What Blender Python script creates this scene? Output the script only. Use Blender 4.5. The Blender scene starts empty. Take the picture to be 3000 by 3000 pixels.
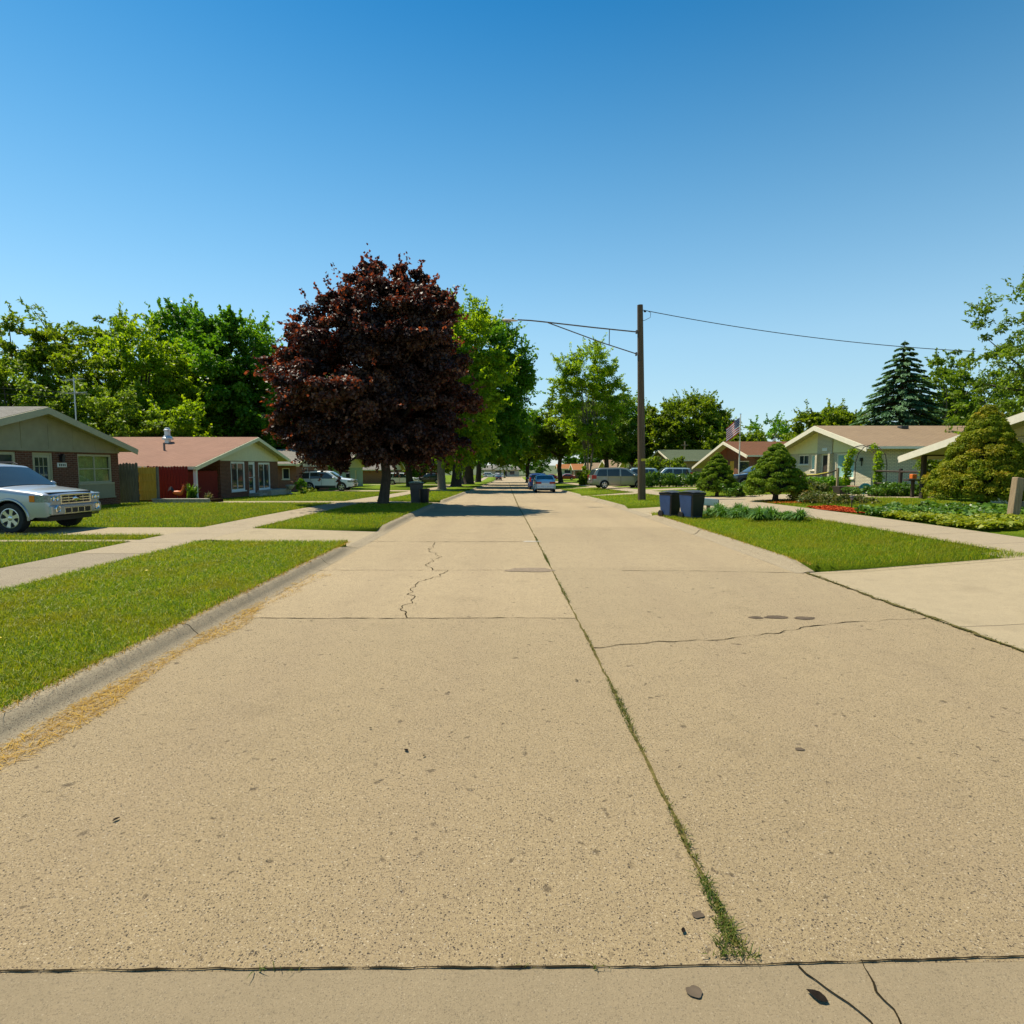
import bpy, bmesh, math, random
import numpy as np
from mathutils import Vector, Matrix, noise as mnoise
R = math.radians
random.seed(7)
rng = np.random.default_rng(7)
S = bpy.context.scene
C = S.collection

# ------------------------------------------------------------------ camera, sky, sun, exposure
F = 1708.0 / 3000.0 * 36.0
cam = bpy.data.cameras.new('camera')
cam.lens = F; cam.sensor_width = 36; cam.clip_end = 6000; cam.clip_start = 0.05
co = bpy.data.objects.new('camera', cam); C.objects.link(co)
co.location = (0, 0, 1.75)
PITCH = math.atan2(138, 1708); YAW = math.atan2(14, 1708)
co.rotation_euler = (math.pi / 2 - PITCH, 0, -YAW)
S.camera = co
SUN_EL = R(61); SX, SY = -0.78, 0.625
W = bpy.data.worlds.new('World'); S.world = W; W.use_nodes = True
wt = W.node_tree
sky = wt.nodes.new('ShaderNodeTexSky'); sky.sky_type = 'NISHITA'; sky.sun_disc = False
sky.sun_elevation = SUN_EL; sky.sun_rotation = math.atan2(SX, SY)
sky.air_density = 1.0; sky.dust_density = 0.15; sky.ozone_density = 2.5; sky.altitude = 200
hs = wt.nodes.new('ShaderNodeHueSaturation'); hs.inputs['Saturation'].default_value = 1.32; hs.inputs['Hue'].default_value = 0.479
bg = wt.nodes['Background']; bg.inputs['Strength'].default_value = 0.095
gm = wt.nodes.new('ShaderNodeGamma'); gm.inputs['Gamma'].default_value = 1.12
wt.links.new(sky.outputs[0], hs.inputs['Color']); wt.links.new(hs.outputs[0], gm.inputs['Color']); 
# hazier, paler sky towards the horizon, deeper overhead
wtc = wt.nodes.new('ShaderNodeTexCoord'); wsx = wt.nodes.new('ShaderNodeSeparateXYZ'); wt.links.new(wtc.outputs['Generated'], wsx.inputs[0])
wr = wt.nodes.new('ShaderNodeValToRGB'); wt.links.new(wsx.outputs[2], wr.inputs[0]); cr = wr.color_ramp
cr.elements[0].position = 0.0; cr.elements[0].color = (.72, .72, .72, 1); cr.elements[1].position = .62; cr.elements[1].color = (0, 0, 0, 1)
e = cr.elements.new(.12); e.color = (.66, .66, .66, 1); e = cr.elements.new(.30); e.color = (.40, .40, .40, 1)
wm = wt.nodes.new('ShaderNodeMixRGB'); wt.links.new(wr.outputs[0], wm.inputs[0]); wt.links.new(gm.outputs[0], wm.inputs[1]); wm.inputs[2].default_value = (3.7, 5.0, 5.8, 1)
wr2 = wt.nodes.new('ShaderNodeValToRGB'); wt.links.new(wsx.outputs[2], wr2.inputs[0]); wr2.color_ramp.elements[0].position = .2; wr2.color_ramp.elements[0].color = (1, 1, 1, 1); wr2.color_ramp.elements[1].position = .72; wr2.color_ramp.elements[1].color = (.26, .62, .74, 1)
wm2 = wt.nodes.new('ShaderNodeMixRGB'); wm2.blend_type = 'MULTIPLY'; wm2.inputs[0].default_value = 1; wt.links.new(wm.outputs[0], wm2.inputs[1]); wt.links.new(wr2.outputs[0], wm2.inputs[2]); wt.links.new(wm2.outputs[0], bg.inputs['Color'])
sl = bpy.data.lights.new('sun', 'SUN'); sl.energy = 4.6; sl.angle = R(0.5); sl.color = (1.0, 0.91, 0.74)
so = bpy.data.objects.new('sun', sl); C.objects.link(so)
sd = Vector((SX * math.cos(SUN_EL), SY * math.cos(SUN_EL), math.sin(SUN_EL)))
so.rotation_euler = sd.to_track_quat('Z', 'Y').to_euler(); so.location = (0, 0, 60)
S.view_settings.view_transform = 'Standard'; S.view_settings.look = 'None'
S.view_settings.exposure = 0.54; S.view_settings.gamma = 1.0
S.render.engine = 'CYCLES'
S.cycles.max_bounces = 9; S.cycles.transparent_max_bounces = 8; S.cycles.diffuse_bounces = 6; S.cycles.transmission_bounces = 6

# ------------------------------------------------------------------ terrain
def T(x, y):
    if y < 12: z = 0.0
    elif y < 30: z = -(y - 12) ** 2 * .0195 / 36
    elif y < 140: z = -.0195 * (y - 21)
    elif y < 170: z = -.0195 * 119 - .0195 * ((y - 140) - (y - 140) ** 2 / 60)
    else: z = -.0195 * 119 - .0195 * 15
    if x > 5.5: z += .045 * (min(x, 13) - 5.5)
    return z
def G(x, y): return T(x, y) + .13

# ------------------------------------------------------------------ naming helpers
def tag(o, label=None, cat=None, group=None, kind=None):
    if label: o['label'] = label
    if cat: o['category'] = cat
    if group: o['group'] = group
    if kind: o['kind'] = kind
    return o
def thing(name, label, cat, loc=(0, 0, 0), rz=0, group=None):
    o = bpy.data.objects.new(name, None); C.objects.link(o)
    o.location = loc; o.rotation_euler = (0, 0, rz); o.empty_display_size = .2
    return tag(o, label, cat, group)
def copy_tree(o, parent=None):
    c = o.copy(); C.objects.link(c)
    if parent: c.parent = parent
    for ch in list(o.children): copy_tree(ch, c)
    return c

class MB:
    """collects shapes into one mesh"""
    def __init__(s): s.v = []; s.f = []; s.m = []; s.sm = []
    def add(s, vs, fs, mi=0, smooth=False):
        b = len(s.v); s.v += [tuple(v) for v in vs]
        for f in fs: s.f.append([b + i for i in f]); s.m.append(mi); s.sm.append(smooth)
        return s
    def box(s, x0, x1, y0, y1, z0, z1, mi=0):
        vs = [(x0, y0, z0), (x1, y0, z0), (x1, y1, z0), (x0, y1, z0), (x0, y0, z1), (x1, y0, z1), (x1, y1, z1), (x0, y1, z1)]
        return s.add(vs, [(0, 3, 2, 1), (4, 5, 6, 7), (0, 1, 5, 4), (1, 2, 6, 5), (2, 3, 7, 6), (3, 0, 4, 7)], mi)
    def hexa(s, vs, mi=0):
        return s.add(vs, [(0, 3, 2, 1), (4, 5, 6, 7), (0, 1, 5, 4), (1, 2, 6, 5), (2, 3, 7, 6), (3, 0, 4, 7)], mi)
    def bar(s, p, q, w, h, mi=0, up=(0, 0, 1)):
        p = Vector(p); q = Vector(q); d = (q - p).normalized(); u = Vector(up)
        if abs(d.dot(u)) > .98: u = Vector((1, 0, 0))
        r = d.cross(u).normalized() * w / 2; u2 = r.cross(d).normalized() * h / 2
        vs = [p - r - u2, p + r - u2, q + r - u2, q - r - u2, p - r + u2, p + r + u2, q + r + u2, q - r + u2]
        return s.hexa(vs, mi)
    def tube(s, pts, rad, n=8, mi=0, cap=True):
        pts = [Vector(p) for p in pts]; m = len(pts)
        if not hasattr(rad, '__len__'): rad = [rad] * m
        vs = []; u = None
        for i, p in enumerate(pts):
            d = (pts[min(i + 1, m - 1)] - pts[max(i - 1, 0)])
            d = d.normalized() if d.length > 1e-9 else Vector((0, 0, 1))
            if u is None:
                u = d.orthogonal().normalized()
            u = (u - d * u.dot(d)); u = u.normalized() if u.length > 1e-6 else d.orthogonal().normalized()
            w = d.cross(u)
            for k in range(n):
                a = 2 * math.pi * k / n
                vs.append(p + (u * math.cos(a) + w * math.sin(a)) * rad[i])
        fs = []
        for i in range(m - 1):
            for k in range(n):
                k2 = (k + 1) % n
                fs.append((i * n + k, i * n + k2, (i + 1) * n + k2, (i + 1) * n + k))
        if cap: fs.append(tuple(range(n))[::-1]); fs.append(tuple((m - 1) * n + k for k in range(n)))
        return s.add(vs, fs, mi, True)
    def lathe(s, prof, n=20, mi=0, M=None, smooth=True):
        vs = []; fs = []
        for (r, z) in prof:
            for k in range(n):
                a = 2 * math.pi * k / n; vs.append(Vector((r * math.cos(a), r * math.sin(a), z)))
        if M is not None: vs = [M @ v for v in vs]
        for i in range(len(prof) - 1):
            for k in range(n):
                k2 = (k + 1) % n; fs.append((i * n + k, i * n + k2, (i + 1) * n + k2, (i + 1) * n + k))
        fs.append(tuple(range(n))[::-1]); fs.append(tuple((len(prof) - 1) * n + k for k in range(n)))
        return s.add(vs, fs, mi, smooth)
    def prism(s, poly, y0, y1, mi=0, M=None):
        """polygon in (x,z) extruded along y"""
        n = len(poly)
        vs = [Vector((p[0], y0, p[1])) for p in poly] + [Vector((p[0], y1, p[1])) for p in poly]
        if M is not None: vs = [M @ v for v in vs]
        fs = [tuple(range(n)), tuple(range(2 * n - 1, n - 1, -1))]
        for i in range(n):
            j = (i + 1) % n; fs.append((i, i + n, j + n, j))
        return s.add(vs, fs, mi)
    def grid(s, pts, nu, nv, mi=0, smooth=True, flip=False):
        fs = []
        for i in range(nu - 1):
            for j in range(nv - 1):
                q = (i * nv + j, (i + 1) * nv + j, (i + 1) * nv + j + 1, i * nv + j + 1)
                fs.append(q[::-1] if flip else q)
        return s.add(pts, fs, mi, smooth)
    def build(s, name, mats, parent=None, bevel=0, angle=40):
        me = bpy.data.meshes.new(name); me.from_pydata(s.v, [], s.f)
        mats = mats if isinstance(mats, (list, tuple)) else [mats]
        for m in mats: me.materials.append(m)
        me.polygons.foreach_set('material_index', s.m); me.polygons.foreach_set('use_smooth', s.sm)
        bm = bmesh.new(); bm.from_mesh(me); bmesh.ops.recalc_face_normals(bm, faces=bm.faces); bm.to_mesh(me); bm.free()
        if any(s.sm):
            try: me.set_sharp_from_angle(angle=R(angle))
            except Exception: pass
        me.update()
        o = bpy.data.objects.new(name, me); C.objects.link(o)
        if parent: o.parent = parent
        if bevel:
            b = o.modifiers.new('b', 'BEVEL'); b.width = bevel; b.segments = 2; b.limit_method = 'ANGLE'; b.angle_limit = R(50)
        return o

# ------------------------------------------------------------------ materials
class NT:
    def __init__(s, name):
        s.mat = bpy.data.materials.new(name); s.mat.use_nodes = True; s.t = s.mat.node_tree
        s.b = s.t.nodes['Principled BSDF']; s.out = s.t.nodes['Material Output']
        s.tc = s.t.nodes.new('ShaderNodeTexCoord')
    def n(s, typ, props=None, **inp):
        nd = s.t.nodes.new('ShaderNode' + typ)
        for k, v in (props or {}).items(): setattr(nd, k, v)
        for k, v in inp.items():
            key = int(k[1:]) if k[0] == '_' and k[1:].isdigit() else k.replace('_', ' ')
            sock = nd.inputs[key]
            if hasattr(v, 'is_linked') or isinstance(v, bpy.types.NodeSocket): s.t.links.new(v, sock)
            else: sock.default_value = v
        return nd
    def noise(s, scale, detail=4, rough=.55, vec=None): return s.n('TexNoise', Scale=scale, Detail=detail, Roughness=rough, Vector=vec or s.tc.outputs['Object']).outputs['Fac']
    def ramp(s, fac, stops, interp='LINEAR'):
        nd = s.n('ValToRGB', Fac=fac); cr = nd.color_ramp; cr.interpolation = interp
        while len(cr.elements) < len(stops): cr.elements.new(.5)
        for e, (p, c) in zip(cr.elements, stops):
            e.position = p; e.color = (c[0], c[1], c[2], 1) if hasattr(c, '__len__') else (c, c, c, 1)
        return nd.outputs['Color']
    def mix(s, fac, a, b, mode='MIX'):
        nd = s.n('MixRGB', {'blend_type': mode})
        for k, v in ((0, fac), (1, a), (2, b)):
            if isinstance(v, bpy.types.NodeSocket): s.t.links.new(v, nd.inputs[k])
            else: nd.inputs[k].default_value = v if k == 0 else (v[0], v[1], v[2], 1)
        return nd.outputs[0]
    def math(s, op, a, b=0.0):
        nd = s.n('Math', {'operation': op})
        for k, v in ((0, a), (1, b)):
            if isinstance(v, bpy.types.NodeSocket): s.t.links.new(v, nd.inputs[k])
            else: nd.inputs[k].default_value = v
        return nd.outputs[0]
    def set(s, **kw):
        for k, v in kw.items():
            sock = s.b.inputs[k.replace('_', ' ')]
            if isinstance(v, bpy.types.NodeSocket): s.t.links.new(v, sock)
            elif hasattr(v, '__len__') and len(v) == 3: sock.default_value = (v[0], v[1], v[2], 1)
            else: sock.default_value = v
        return s
    def bump(s, h, strength=.3, dist=.01):
        nd = s.n('Bump', Strength=strength, Distance=dist, Height=h); s.t.links.new(nd.outputs[0], s.b.inputs['Normal']); return s

def m_plain(name, c, rough=.6, metal=0., var=.12, nscale=6., spec=.5, bump=0):
    t = NT(name); f = t.noise(nscale, 5)
    d = tuple(x * (1 - var) for x in c); l = tuple(min(1, x * (1 + var)) for x in c)
    t.set(Base_Color=t.ramp(f, [(.3, d), (.7, l)]), Roughness=rough, Metallic=metal, Specular_IOR_Level=spec)
    if bump: t.bump(t.noise(nscale * 8, 4), bump, .01)
    return t.mat
def m_concrete(name, a, b, speck=.6, agg=55., stain=.5, dark=(.09, .075, .06), joint=0, divot=0):
    t = NT(name)
    big = t.noise(.35, 5, .6); mid = t.noise(4., 5, .65); fine = t.noise(75., 6, .8)
    col = t.mix(big, a, b)
    col = t.mix(t.ramp(mid, [(.35, 0.), (.75, 1.)]), col, tuple(x * .84 for x in a))
    st = t.ramp(t.noise(.9, 6, .7), [(.56, 0.), (.74, stain)])
    col = t.mix(st, col, tuple(x * .62 for x in b))
    col = t.mix(t.ramp(fine, [(.48, .0), (.66, 1. if speck > .5 else .3)]), col, tuple(x * .55 for x in a))
    col = t.mix(t.ramp(t.noise(13., 5, .75), [(.55, 0.), (.72, .4)]), col, tuple(x * .6 for x in a))
    h = fine
    if divot:
        wv = t.n('VectorMath', {'operation': 'ADD'}, _0=t.tc.outputs['Object'], _1=t.n('VectorMath', {'operation': 'SCALE'}, _0=t.n('TexNoise', Scale=9., Detail=3., Vector=t.tc.outputs['Object']).outputs['Color'], Scale=.14).outputs[0])
        for sc, th, g_ in ((3.2, .10, .35), (6.5, .13, .45), (11., .16, .6)):
            v = t.n('TexVoronoi', Scale=sc, Randomness=1.0, Vector=wv.outputs[0]); sep = t.n('SeparateColor', Color=v.outputs['Color'])
            dm_ = t.math('MULTIPLY', t.ramp(v.outputs['Distance'], [(th * .45, 1.), (th, 0.)]), t.math('GREATER_THAN', sep.outputs[0], g_))
            col = t.mix(t.math('MULTIPLY', dm_, divot), col, (.10, .075, .045)); h = t.math('SUBTRACT', h, t.math('MULTIPLY', dm_, 1.2))
    if divot:
        sx_ = t.n('SeparateXYZ', Vector=t.tc.outputs['Object']); sid = t.n('CombineXYZ', X=t.math('GREATER_THAN', t.math('ADD', sx_.outputs[0], t.math('MULTIPLY', sx_.outputs[1], .0125)), .865), Y=t.math('FLOOR', t.math('DIVIDE', t.math('ADD', sx_.outputs[1], 6.5), 3.27)), Z=0.)
        wn = t.n('TexWhiteNoise', Vector=sid.outputs[0]); col = t.mix(1., col, t.ramp(wn.outputs['Value'], [(0., (.90, .895, .88)), (1., (1.05, 1.04, 1.03))]), 'MULTIPLY')
        col = t.mix(1., col, t.ramp(t.math('DIVIDE', sx_.outputs[1], 10.), [(.19, (.76, .735, .68)), (.85, (1., 1., 1.))]), 'MULTIPLY')  # near end darkened in the colour, standing for lens vignetting
        ly = t.math('ABSOLUTE', t.math('SUBTRACT', t.math('ABSOLUTE', t.math('SUBTRACT', t.math('ABSOLUTE', t.math('SUBTRACT', sx_.outputs[0], .8)), 2.0)), .75))
        col = t.mix(t.math('MULTIPLY', t.ramp(ly, [(.0, 1.), (.45, 0.)]), t.math('MULTIPLY', t.noise(.7, 3), .32)), col, (.27, .20, .125))
    if joint:
        sy = t.n('SeparateXYZ', Vector=t.tc.outputs['Object']); fr = t.math('FRACT', t.math('DIVIDE', sy.outputs[1], joint))
        ln = t.math('LESS_THAN', fr, .014 / joint * 1.5); col = t.mix(t.math('MULTIPLY', ln, .75), col, (.08, .06, .035)); h = t.math('SUBTRACT', h, ln)
    if speck:
        for sc, th, cdark, clite, gt_ in ((agg, .27, dark, (.66, .55, .38), .72), (agg * 1.8, .34, (.08, .06, .04), (.60, .49, .33), .60), (agg * 3.3, .40, (.15, .11, .07), (.62, .50, .33), .56)):
            v = t.n('TexVoronoi', Scale=sc, Randomness=1.0, Vector=t.tc.outputs['Object'])
            sep = t.n('SeparateColor', Color=v.outputs['Color'])
            peb = t.math('LESS_THAN', v.outputs['Distance'], th)
            dk = t.math('MULTIPLY', peb, t.math('GREATER_THAN', sep.outputs[0], gt_))
            lt = t.math('MULTIPLY', peb, t.math('LESS_THAN', sep.outputs[1], .16))
            col = t.mix(t.math('MULTIPLY', dk, speck), col, cdark)
            col = t.mix(t.math('MULTIPLY', lt, speck * .42), col, clite)
            h = t.math('ADD', h, t.math('MULTIPLY', peb, .6))
    t.set(Base_Color=col, Roughness=.9, Specular_IOR_Level=.25).bump(h, .55, .006)
    return t.mat
def m_lawn(name, base=(.135, .225, .008), lite=(.22, .31, .012), dry=(.34, .31, .025)):
    t = NT(name)
    col = t.mix(t.ramp(t.noise(.45, 4), [(.35, 0.), (.65, 1.)]), base, lite)
    col = t.mix(t.ramp(t.noise(1.7, 6, .7), [(.52, 0.), (.72, .55)]), col, dry)
    col = t.mix(t.ramp(t.noise(38., 3, .7), [(.35, .75), (.65, 0.)]), col, tuple(x * .35 for x in base))
    t.set(Base_Color=col, Roughness=.95, Specular_IOR_Level=.1).bump(t.noise(50., 4, .8), 1., .05)
    return t.mat
def m_leaf(name, stops, trans=.35, rough=.5, spec=.35, patch=None, tcol=None):
    t = NT(name)
    a = t.n('Attribute', {'attribute_name': 'rnd'})
    col = t.ramp(a.outputs['Fac'], stops)
    if patch: col = t.mix(t.ramp(t.noise(patch[0], 4), [(.45, 0.), (.68, patch[2])]), col, patch[1])
    t.set(Base_Color=col, Roughness=rough, Specular_IOR_Level=spec)
    tl = t.n('BsdfTranslucent'); 
    t.t.links.new(t.mix(1., col, tcol or (1.25, 1.25, .55), 'MULTIPLY') if True else col, tl.inputs['Color'])
    mx = t.n('MixShader', Fac=trans); t.t.links.new(t.b.outputs[0], mx.inputs[1]); t.t.links.new(tl.outputs[0], mx.inputs[2])
    t.t.links.new(mx.outputs[0], t.out.inputs['Surface'])
    return t.mat
def m_brick(name, c1, c2, mortar, bw=.22, bh=.075, msize=.012, spread=1.):
    t = NT(name)
    sx = t.n('SeparateXYZ', Vector=t.tc.outputs['Object'])
    v = t.n('CombineXYZ', X=t.math('ADD', sx.outputs[0], sx.outputs[1]), Y=sx.outputs[2])
    br = t.n('TexBrick', Vector=v.outputs[0], Scale=1.0, Mortar_Size=msize, Mortar_Smooth=.2, Bias=0., Brick_Width=bw, Row_Height=bh)
    for k, c in (('Color1', c1), ('Color2', c2), ('Mortar', mortar)): br.inputs[k].default_value = (*c, 1)
    col = t.mix(t.ramp(t.noise(9., 5), [(.3, .45), (.7, 0.)]), br.outputs['Color'], tuple(x * .55 for x in c1))
    t.set(Base_Color=col, Roughness=.9, Specular_IOR_Level=.2).bump(t.math('SUBTRACT', t.noise(60., 3), br.outputs['Fac']), .5, .012)
    return t.mat
def m_shingle(name, c1, c2):
    t = NT(name)
    br = t.n('TexBrick', Vector=t.n('Mapping', Vector=t.tc.outputs['Object'], Rotation=(0, 0, R(90))).outputs[0], Scale=1., Mortar_Size=.012, Bias=0., Brick_Width=.33, Row_Height=.145)
    for k, c in (('Color1', c1), ('Color2', c2), ('Mortar', tuple(x * .45 for x in c1))): br.inputs[k].default_value = (*c, 1)
    col = t.mix(t.ramp(t.noise(1.1, 6, .65), [(.35, .5), (.7, 0.)]), br.outputs['Color'], tuple(x * .6 for x in c1))
    col = t.mix(t.ramp(t.noise(70., 3), [(.35, .5), (.65, 0.)]), col, tuple(x * .55 for x in c2))
    t.set(Base_Color=col, Roughness=.95, Specular_IOR_Level=.2).bump(t.math('ADD', br.outputs['Fac'], t.noise(50., 3)), .5, .02)
    return t.mat
def m_glass(name, c=(.02, .03, .035), rough=.03):
    t = NT(name); t.set(IOR=1.38, Base_Color=t.ramp(t.noise(.8, 2), [(.3, c), (.7, tuple(x * 1.7 for x in c))]), Roughness=rough, Specular_IOR_Level=.9); return t.mat
def m_clear(name, tint=(.85, .92, .9)):
    t = NT(name); tr = t.n('BsdfTransparent'); tr.inputs[0].default_value = (*tint, 1)
    gl = t.n('BsdfGlossy', Roughness=.02); lw = t.n('LayerWeight', Blend=.35)
    f = t.math('ADD', t.math('MULTIPLY', lw.outputs['Fresnel'], .3), t.math('MULTIPLY', t.noise(1.5, 2), .06))
    mx = t.n('MixShader', Fac=f); t.t.links.new(tr.outputs[0], mx.inputs[1]); t.t.links.new(gl.outputs[0], mx.inputs[2])
    t.t.links.new(mx.outputs[0], t.out.inputs['Surface']); return t.mat
def m_wood(name, c1, c2, scale=(14., 14., .9), rough=.8):
    t = NT(name); mp = t.n('Mapping', Vector=t.tc.outputs['Object'], Scale=scale)
    f = t.noise(2.2, 6, .65, mp.outputs[0])
    t.set(Base_Color=t.ramp(f, [(.28, c1), (.72, c2)]), Roughness=rough, Specular_IOR_Level=.25).bump(f, .4, .01); return t.mat
def m_paint(name, c, metal=.0, flake=0.):
    t = NT(name); f = t.noise(2., 3)
    t.set(Base_Color=t.ramp(f, [(.3, tuple(x * .93 for x in c)), (.7, c)]), Roughness=.28 if not metal else .32, Metallic=metal, Coat_Weight=.8, Coat_Roughness=.04); return t.mat

K = {}
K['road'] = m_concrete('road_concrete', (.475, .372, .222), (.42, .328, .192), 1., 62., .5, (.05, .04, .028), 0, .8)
K['slab'] = m_concrete('smooth_concrete', (.30, .235, .14), (.26, .20, .118), .35, 80., .5)
K['kerb'] = m_concrete('kerb_concrete', (.42, .345, .225), (.30, .245, .16), .8, 55., .8)
K['walk'] = m_concrete('walk_concrete', (.42, .34, .225), (.37, .295, .19), .3, 60., .4, joint=1.52)
K['drive'] = m_concrete('drive_concrete', (.44, .355, .22), (.39, .31, .19), .3, 60., .5, joint=3.05)
K['oldwalk'] = m_concrete('rough_walk_concrete', (.37, .305, .21), (.30, .245, .165), .9, 50., .5, joint=1.52)
K['lawn'] = m_lawn('lawn_grass')
K['earth'] = m_plain('earth', (.07, .09, .025), .95, 0, .3, .5)
K['blade'] = m_leaf('grass_blades', [(0., (.065, .135, .004)), (.4, (.185, .285, .006)), (.78, (.35, .42, .012)), (1., (.55, .44, .04))], .45, .5, .3, (1.1, (.33, .29, .015), .7))
K['dry'] = m_leaf('dry_grass', [(0., (.26, .13, .015)), (.5, (.50, .30, .04)), (1., (.62, .42, .09))], .2, .7, .15)
K['moss'] = m_leaf('joint_grass', [(0., (.03, .06, .006)), (.6, (.09, .13, .012)), (1., (.22, .19, .04))], .25, .6, .2)
K['crack'] = m_plain('crack_dirt', (.026, .020, .011), 1., 0, .5, 30., .0)
K['stain'] = m_plain('oil_stain', (.105, .080, .055), .95, 0, .3, 12., .1)
K['patch'] = m_plain('tar_patch', (.23, .18, .125), .98, 0, .3, 25., .1)
K['mossdirt'] = m_plain('mossy_dirt', (.11, .09, .028), .95, 0, .5, 30., .1)
K['mulch'] = m_plain('red_mulch', (.42, .065, .018), .95, 0, .5, 40., .1, .8)
K['stone'] = m_plain('pale_stone', (.40, .36, .29), .9, 0, .25, 8., .2, .3)
K['white'] = m_plain('white_trim', (.80, .73, .57), .55, 0, .06)
K['brightwhite'] = m_plain('bright_white', (.80, .80, .78), .5, 0, .04)
K['greytrim'] = m_plain('grey_green_trim', (.47, .43, .28), .6, 0, .06)
K['greypanel'] = m_plain('grey_green_panel', (.33, .30, .195), .75, 0, .10, 3.)
K['creamside'] = m_plain('cream_siding', (.74, .71, .48), .6, 0, .06)
K['yellowside'] = m_plain('pale_yellow_siding', (.82, .74, .40), .6, 0, .05)
K['redpanel'] = m_plain('red_brown_panel', (.22, .055, .022), .7, 0, .12)
K['brown_brick'] = m_brick('brown_brick', (.20, .068, .042), (.12, .042, .028), (.27, .18, .125), .24, .075)
K['red_brick'] = m_brick('red_brick', (.36, .115, .062), (.26, .08, .046), (.42, .31, .22))
K['white_brick'] = m_brick('white_brick', (.80, .70, .49), (.72, .62, .43), (.34, .31, .24), .24, .08, .016)
K['tan_brick'] = m_brick('tan_brick', (.42, .26, .14), (.34, .20, .11), (.45, .36, .25))
K['pink_roof'] = m_shingle('pink_brown_shingle', (.40, .225, .155), (.34, .19, .13))
K['grey_roof'] = m_shingle('grey_shingle', (.30, .28, .24), (.24, .22, .19))
K['tan_roof'] = m_shingle('tan_shingle', (.39, .275, .165), (.33, .23, .14))
K['red_roof'] = m_shingle('red_brown_shingle', (.22, .098, .046), (.18, .078, .038))
K['green_roof'] = m_shingle('green_shingle', (.12, .15, .085), (.095, .125, .07))
K['orange_roof'] = m_shingle('orange_shingle', (.46, .19, .06), (.38, .15, .05))
K['soffit'] = m_plain('soffit', (.42, .36, .24), .8)
K['glass'] = m_glass('dark_glass')
K['tealglass'] = m_glass('curtained_glass', (.28, .46, .42), .06)
K['clear'] = m_clear('clear_glass')
K['curtain'] = m_plain('tan_curtain', (.92, .76, .28), .9, 0, .2, 4.)
K['dark'] = m_plain('dark_void', (.012, .011, .010), .9)
K['graywood'] = m_wood('grey_weathered_wood', (.10, .095, .075), (.24, .22, .17))
K['yellowwood'] = m_wood('yellow_stained_wood', (.52, .26, .03), (.85, .52, .09))
K['redwood'] = m_wood('red_painted_wood', (.17, .014, .010), (.24, .022, .014))
K['polewood'] = m_wood('pole_wood', (.075, .050, .030), (.165, .115, .07), (10., 10., .35))
K['postwood'] = m_wood('post_wood', (.22, .15, .085), (.42, .31, .185), (16., 16., 1.2))
K['darkwood'] = m_wood('dark_wood', (.035, .026, .020), (.08, .06, .045))
K['metal'] = m_plain('grey_metal', (.42, .42, .40), .35, .8, .1)
K['rustmetal'] = m_plain('weathered_arm_metal', (.17, .15, .135), .5, .6, .2)
K['galv'] = m_plain('galvanised_metal', (.62, .62, .60), .4, .6, .12)
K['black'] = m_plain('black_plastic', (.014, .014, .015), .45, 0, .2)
K['charcoal'] = m_plain('charcoal_plastic', (.032, .034, .036), .5, 0, .2)
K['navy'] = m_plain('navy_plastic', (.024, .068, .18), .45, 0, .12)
K['binlid'] = m_plain('pale_green_lid', (.55, .74, .58), .5, 0, .08)
K['greybin'] = m_plain('grey_bin', (.075, .070, .066), .55, 0, .1)
K['rubber'] = m_plain('tyre_rubber', (.018, .018, .018), .8, 0, .25, 20.)
K['rim'] = m_plain('alloy_rim', (.62, .62, .62), .28, .85, .05)
K['chrome'] = m_plain('chrome', (.75, .76, .78), .12, 1., .03)
K['amber'] = m_plain('amber_lens', (.75, .20, .02), .15)
K['redlens'] = m_plain('red_lens', (.50, .02, .015), .15)
K['lens'] = m_plain('clear_lens', (.26, .30, .33), .08, .3, .4, 25.)
K['bark'] = m_wood('brown_bark', (.040, .030, .022), (.11, .085, .062), (6., 6., 1.5), .95)
K['greybark'] = m_wood('grey_bark', (.11, .095, .07), (.24, .205, .155), (6., 6., 1.5), .95)
K['plastic_blue'] = m_plain('turquoise_plastic', (.02, .32, .42), .4)
K['terracotta'] = m_plain('terracotta', (.42, .20, .12), .8)
K['orange'] = m_plain('orange_paint', (.75, .17, .02), .5)
K['yellow'] = m_plain('yellow_paint', (.62, .50, .03), .6)
K['flagred'] = m_plain('flag_red', (.58, .02, .03), .8); K['flagwhite'] = m_plain('flag_white', (.86, .84, .82), .8); K['flagblue'] = m_plain('flag_blue', (.018, .03, .12), .8)

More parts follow.
